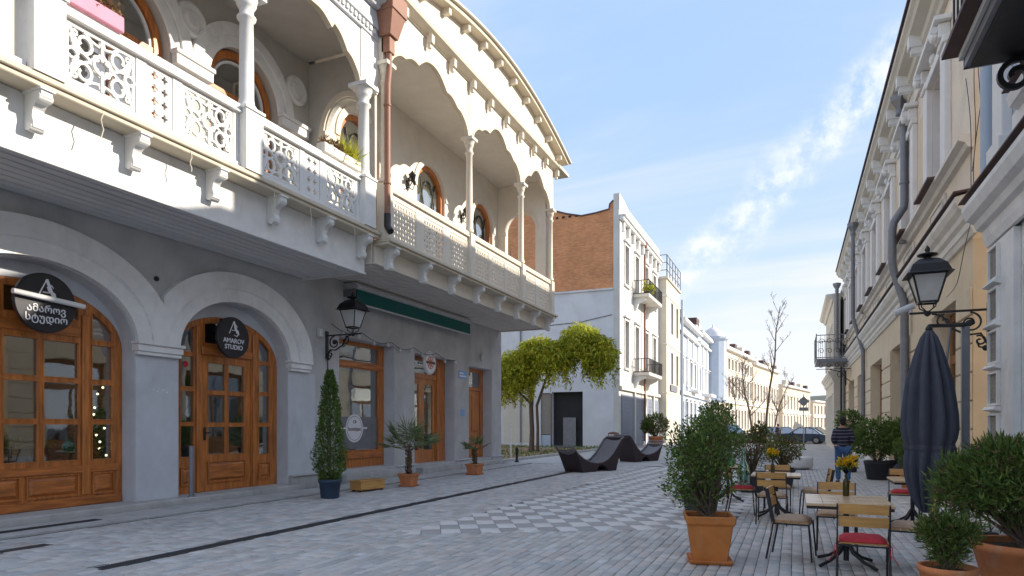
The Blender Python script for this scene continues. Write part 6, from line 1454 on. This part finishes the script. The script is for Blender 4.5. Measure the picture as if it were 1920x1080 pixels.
# loungers
def lounger(label,loc,rotz):
    t=thing('street_lounger',label,'lounger',loc,rotz,'boat-shaped woven loungers on the street'); t.scale=(1,.84,1)
    top=[(-1.66,.90),(-1.35,.66),(-1.0,.48),(-.6,.37),(-.2,.32),(.15,.33),(.5,.42),(.85,.62),(1.15,.88),(1.42,1.12),(1.60,1.20)]
    n=len(top); W_=.42
    # side profile: two bodies joined by a low saddle, arched underneath
    bot=[(1.60,1.16),(1.42,.8),(1.20,.32),(1.05,0),(.56,0),(.38,.16),(.08,.25),(-.08,.20),(-.26,0),(-1.06,0),(-1.28,.36),(-1.52,.74)]
    mb=MB(); mb.plate([(a,b-.03) for a,b in top]+bot,[],lambda a,b,d:(d,a,b),W_-.05,W_); mb.plate([(a,b-.03) for a,b in top]+bot,[],lambda a,b,d:(d,a,b),-W_,-W_+.05)
    put('side_shell',mb,'wicker',t)
    eb=MB(); seq=bot; vs=[(x,a,b) for a,b in seq for x in (-W_+.05,W_-.05)]; eb.add(vs,[(2*i,2*i+1,2*i+3,2*i+2) for i in range(len(seq)-1)]); put('end_shell',eb,'wicker',t)
    vs=[];m_=7
    for a,b in top:
        for j in range(m_): x=-W_+.05+(2*W_-.1)*j/(m_-1); vs.append((x,a,b-.07-.05*math.cos((j/(m_-1)-.5)*PI)))
    put('seat_surface',MB().add(vs,[(i*m_+j,i*m_+j+1,(i+1)*m_+j+1,(i+1)*m_+j) for i in range(n-1) for j in range(m_-1)],True),'wicker_inside',t)
    rm_=MB()
    for sx in (-1,1): rm_.tube([(sx*(W_-.025),a,b-.02) for a,b in top],.032,8)
    for (a,b) in (top[0],top[-1]): rm_.tube([(-W_+.025,a,b-.02),(W_-.025,a,b-.02)],.032,8)
    put('woven_rim',rm_,'wicker_inside',t); return t
lounger('dark woven lounger nearest the camera, its high end to the right',(-6.62,22.6,0),R(-24))
lounger('dark woven lounger farther away, its high end to the left',(-6.45,29.7,0),R(158))
tb=thing('litter_bin','small brown litter bin behind the gap between the loungers','litter bin',(-9.9,38.5,0))
put('bin_body',MB().lathe([(.28,0),(.30,.05),(.33,.9),(.36,.95),(.34,1.0),(.30,.97),(.28,.2),(0,.2)],n=16),'old_wood',tb); put('bin_hood',MB().lathe([(.34,1.08),(.30,1.18),(0,1.24)],n=16).bar((-.3,0,.97),(-.3,0,1.12),.03).bar((.3,0,.97),(.3,0,1.12),.03),'old_wood',tb)
cb_=thing('round_bench','round white concrete bench drum in the street behind the rear table','bench',(.02,26.6,0))
put('drum',MB().lathe([(.50,.04),(.56,.05),(.60,.10),(.61,.40),(.58,.45),(.0,.45)],n=36),'moulding_white',cb_); put('dark_plinth',MB().lathe([(.46,0),(.46,.045)],n=30),'dark_void',cb_)  # near-black plinth set back under the drum
# short bollard and leaning board at the corner of the gallery house
bo=thing('corner_bollard','small black bollard at the corner of the grey shop wall','bollard',(-11.1,26.5,0)); put('post',MB().lathe([(.10,0),(.10,.06),(.06,.08),(.055,.5),(.075,.52),(.06,.62),(.02,.68)],n=14),'black_metal',bo)
bd_=thing('leaning_board','narrow white board leaning near the corner of the yard','board',(-12.1,28.2,.1)); put('plank',MB().bar((0,0,.0),(-.12,.12,1.45),.14,.03),'white_paint',bd_)
gp=thing('steel_bollard','short grey steel pipe standing beside the arched entrance','bollard',(-11.42,9.93,.14)); put('pipe',MB().lathe([(.05,0),(.05,1.02),(.045,1.04),(0,1.045)],n=14),'grey_metal',gp); put('foot_plate',MB().lathe([(.085,0),(.085,.012)],n=14),'grey_metal',gp)
# decorated tree and pots behind the wide window
t=thing('indoor_tree','small dark tree with tiny white lights behind the side pane of the wide window','decorated tree',(-12.42,8.42,.14))
C,D=shell_pts(rg,[(0,0,1.6,.24,.26,1.1),(0,0,.8,.3,.3,.6)],[900,500],.1); put('foliage',leaves('foliage',C,D,.11,.04,'leaf_dark',rg),None,t); put('trunk',MB().tube([(0,0,0),(0,0,2.4)],[.04,.01],8),'bark',t)
bm2=MB().sphere((0,0,0),.022,6,4).mesh('light')
for k in range(16): put('light',bm2,'bulb',t,loc=(.24,rg.uniform(-.22,.22),.5+k*.13))
for k,y in enumerate((6.35,7.05,7.65)):
    w_=thing('window_planter',('dark trough planter behind the left column of panes','dark trough planter in the middle of the wide window','dark trough planter right of the middle of the wide window')[k],'planter',(-12.35,y,.14))
    put('stand',MB().box(-.1,.1,-.16,.16,0,.78),'old_wood',w_); put('trough',MB().add([(-.10,-.19,.785),(.10,-.19,.785),(.10,.19,.785),(-.10,.19,.785),(-.14,-.24,1.06),(.14,-.24,1.06),(.14,.24,1.06),(-.14,.24,1.06)],[(0,1,5,4),(1,2,6,5),(2,3,7,6),(3,0,4,7),(3,2,1,0),(4,5,6,7)]),'blue_pot',w_)
    C=rg.normal(size=(40,3))*[.04,.08,.05]+[0,0,1.10]; put('sprigs',leaves('sprigs',C,rg.normal(size=(40,3))*.4+[0,0,1],.16,.03,'leaf_bright',rg),None,w_)
ip=thing('wall_picture','framed pictures on the room wall behind the wide window','picture',(-15.38,6.5,2.2)); 
for k in range(3): put('frame',MB().box(0,.03,-1.3+k*1.2,-.4+k*1.2,-.2,.7),'old_wood',ip); put('print',MB().box(.031,.035,-1.22+k*1.2,-.48+k*1.2,-.12,.62),'sign_white',ip)
il=thing('amber_lamp','glowing amber lamp behind the top right pane of the wide window','lamp',(-12.6,8.05,3.78)); put('shade',MB().lathe([(.02,-.06),(.10,-.05),(.12,.05),(.02,.1)],n=16),'amber_lamp',il); put('cord',MB().tube([(0,0,.1),(0,0,1.38)],.008,5),'black_metal',il)
# ================================================================ CARS
def car(label,loc,rotz,m,L=4.4,H=1.45,W_=1.78):
    t=thing('parked_car',label,'car',loc,rotz,'cars parked at the crossing'); h=L/2
    side=[(-h,.32),(-h+.05,.62),(-h+.15,.80),(-h+.9,.90),(h-1.15,.92),(h-.35,.80),(h-.05,.62),(h,.35),(h-.1,.22),(h-.5,.20)]
    wh=[]; r=.33
    for wx in (h-.85,-h+.85): wh.append(wx)
    low=[]
    for wx in wh: low+= [(wx+ (r+.04)*math.cos(a),.22+(r+.04)*math.sin(a)*1.0) for a in [PI*i/8 for i in range(9)]]
    poly=side+low+[(-h+.3,.20)]
    put('body',MB().plate(poly,[],lambda a,b,d:(a,d,b),-W_/2,W_/2),m,t,bevel=.06)
    def cabin(z0,z1,inn,m,nm):
        b=[(-h+.55,.88),(h-1.35,.90)]; tp=[(-h+1.25,z1),(h-2.15,z1)]
        v=[(b[0][0],-W_/2+.08,z0),(b[1][0],-W_/2+.08,z0),(b[1][0],W_/2-.08,z0),(b[0][0],W_/2-.08,z0),(tp[0][0],-W_/2+.28,z1),(tp[1][0],-W_/2+.28,z1),(tp[1][0],W_/2-.28,z1),(tp[0][0],W_/2-.28,z1)]
        return put(nm,MB().add(v,[(0,1,5,4),(1,2,6,5),(2,3,7,6),(3,0,4,7),(4,5,6,7)]),m,t,bevel=.03)
    cabin(.88,H-.04,0,'car_glass','windows')
    put('roof',MB().box(-h+1.18,h-2.08,-W_/2+.25,W_/2-.25,H-.05,H),m,t,bevel=.03)
    pil=MB()
    for sy in (-1,1):
        for (xa,xb) in ((-h+.55,-h+1.22),(h-1.35,h-2.12),((-h+h-.4)/1-.1,-.42)): pil.bar((xa,sy*(W_/2-.075),.90),(xb,sy*(W_/2-.265),H-.03),.07,.05)
    put('pillars',pil,m,t)
    for wx in wh:
        for sy in (-1,1):
            w=put('wheel',MB().lathe([(r,-.10),(r,.10)],n=20),'rubber',t,loc=(wx,sy*(W_/2-.10),r),rot=(PI/2,0,0)); put('rim',MB().lathe([(.20,-.105*1),(.20,.105)],n=14),'rim',t,loc=(wx,sy*(W_/2-.10),r),rot=(PI/2,0,0))
    for sy in (-1,1):
        put('headlight',MB().box(h-.20,h-.03,sy*.62-.16,sy*.62+.16,.60,.74),'plastic_white',t,bevel=.02); put('tail_light',MB().box(-h+.02,-h+.14,sy*.62-.14,sy*.62+.14,.62,.78),'cushion_red',t,bevel=.02)
        put('wing_mirror',MB().box(h-1.75,h-1.6,sy*(W_/2+.06)-.07,sy*(W_/2+.06)+.07,.92,1.05),m,t,bevel=.02)
    put('number_plate',MB().box(h-.01,h+.015,-.26,.26,.40,.51),'plastic_white',t); put('grille',MB().box(h-.04,h+.01,-.4,.4,.54,.64),'rubber',t)
    return t
car('dark blue saloon parked at the crossing nearest the corner house',(.55,63.6,0),R(168),'car_blue')
car('silver car standing just left of and behind the dark blue saloon',(-1.55,66.8,0),R(176),'car_silver',4.6,1.5)
car('white car mostly hidden behind the dark blue saloon and the corner house',(2.0,68.6,0),R(10),'car_white',4.4,1.5)
car('blue-grey car glimpsed left of the tallest bare tree',(-5.2,66.5,0),R(5),'car_silver',4.5,1.7)
car('dark car glimpsed above the middle shrubs',(-2.6,70.2,0),R(178),'car_dark',4.3,1.5)
ts=thing('road_sign','grey-backed diamond road sign on a thin post in front of the parked cars','road sign',(.70,61.2,0))
put('post',MB().tube([(0,0,0),(0,0,4.25)],.035,8),'grey_metal',ts); put('sign_plate',MB().add([(0,-.03,3.2),(.45,-.03,3.65),(0,-.03,4.1),(-.45,-.03,3.65),(0,0,3.2),(.45,0,3.65),(0,0,4.1),(-.45,0,3.65)],[(0,1,2,3),(7,6,5,4),(0,4,5,1),(1,5,6,2),(2,6,7,3),(3,7,4,0)]),'grey_metal',ts)
put('lower_plate',MB().box(-.36,.36,-.03,0,2.85,3.14),'grey_metal',ts)
# small far figures of the crossing: one passer-by
# ================================================================ PERSON
def skin(name,verts,edges,radii,m,par,sub=2,root=0):
    me=bpy.data.meshes.new(name); me.from_pydata(verts,edges,[]); o=bpy.data.objects.new(name,me); COL.objects.link(o)
    sk=o.modifiers.new('skin','SKIN'); 
    if not me.skin_vertices: 
        bpy.context.view_layer.update()
    for i,r in enumerate(radii): me.skin_vertices[0].data[i].radius=(r,r) if not isinstance(r,tuple) else r; me.skin_vertices[0].data[i].use_root=(i==root)
    ss=o.modifiers.new('ss','SUBSURF'); ss.levels=sub; ss.render_levels=sub
    bpy.context.view_layer.update()
    m2=bpy.data.meshes.new_from_object(o.evaluated_get(bpy.context.evaluated_depsgraph_get())); m2.name=name; bpy.data.objects.remove(o)
    m2.materials.clear(); m2.polygons.foreach_set('use_smooth',[True]*len(m2.polygons)); return put(name,m2,m,par)
def person(label,loc,rotz,S_=1.0,top='striped_knit',legs='denim',bag=False):
    t=thing('person',label,'person',loc,rotz); t.scale=(S_,S_,S_)
    # figure faces +y; standing with weight on the left leg, forearms brought in front
    V=[(0,0,.98),(0,.01,1.15),(0,.0,1.34),(0,-.01,1.47),(0,.0,1.545),(0,.02,1.63),(0,.03,1.70),
       (-.17,-.01,1.42),(-.235,-.03,1.17),(-.15,.17,1.06),(-.10,.24,1.10),
       (.17,-.01,1.42),(.245,-.03,1.17),(.16,.16,1.05),(.10,.24,1.10),
       (-.095,0,.92),(-.11,.03,.50),(-.11,-.01,.09),(-.12,.10,.04),
       (.095,0,.92),(.115,-.01,.50),(.12,-.10,.09),(.13,.02,.04)]
    E_=[(0,1),(1,2),(2,3),(3,4),(4,5),(5,6),(3,7),(7,8),(8,9),(9,10),(3,11),(11,12),(12,13),(13,14),(0,15),(15,16),(16,17),(17,18),(0,19),(19,20),(20,21),(21,22)]
    Rd=[(.15,.11),(.135,.10),(.16,.11),(.10,.08),.055,(.078,.092),(.06,.075),.062,.047,.036,.03,.062,.047,.036,.03,.095,.062,.042,.04,.095,.062,.042,.04]
    skin('body',V,E_,Rd,'skin',t)
    up=lambda r,k:tuple(x+k for x in r) if isinstance(r,tuple) else r+k
    idx=[0,1,2,3,7,8,9,11,12,13]; mp_={a:i for i,a in enumerate(idx)}
    vv=[V[i] for i in idx]; vv[0]=(0,0,.93)
    skin('sweater',vv,[(mp_[a],mp_[b]) for a,b in E_ if a in mp_ and b in mp_],[up(Rd[i],.028) for i in idx],top,t,root=2)
    idx=[0,15,16,17,19,20,21]; mp_={a:i for i,a in enumerate(idx)}; vv=[V[i] for i in idx]; vv[0]=(0,0,.98)
    skin('trousers',vv,[(mp_[a],mp_[b]) for a,b in E_ if a in mp_ and b in mp_],[up(Rd[i],.02) for i in idx],legs,t)
    for sx,y in ((-.115,.05),(.125,-.05)): put('shoe',MB().sphere((sx,y,.045),(.05,.14,.05),12,8).box(sx-.045,sx+.045,y-.13,y+.13,0,.02),'shoe',t)
    hr=MB().sphere((0,-.005,1.70),(.092,.105,.10),16,10).sphere((0,-.05,1.63),(.075,.06,.075),12,8); put('hair',hr,'hair',t)
    fc=MB().sphere((-.032,.108,1.69),.010,8,6).sphere((.032,.108,1.69),.010,8,6); put('eyes',fc,'hair',t)
    put('nose',MB().sphere((0,.118,1.665),(.012,.02,.022),8,6),'skin',t); put('mouth',MB().sphere((0,.108,1.628),(.024,.008,.007),8,6),'cushion_red',t)
    for sx in (-1,1):
        put('ear',MB().sphere((sx*.083,.02,1.67),(.010,.02,.03),8,6),'skin',t)
        hd=MB(); bx,by,bz=sx*.09,.26,1.10
        hd.sphere((bx,by,bz),(.022,.045,.040),10,6)
        for k in range(4):
            z=bz+.028-k*.019; l=(.062,.07,.066,.05)[k]; hd.tube([(bx,by+.03,z),(bx-sx*.012,by+.03+l*.5,z-.004),(bx-sx*.034,by+.03+l*.75,z-.012)],[.0085,.0085,.007],6)
        hd.tube([(bx,by,bz+.03),(bx-sx*.01,by+.03,bz+.055),(bx-sx*.015,by+.055,bz+.058)],[.011,.010,.008],6)
        put('hand',hd,'skin',t)
    return t
person('person in striped dark sweater and blue jeans, seen from behind, beside the potted shrubs',(1.22,20.4,0),R(8),1.03)
person('person in dark clothes standing far off beside the silver parked car',(-1.3,60.4,0),R(40),.98,'umbrella_cloth','umbrella_cloth')
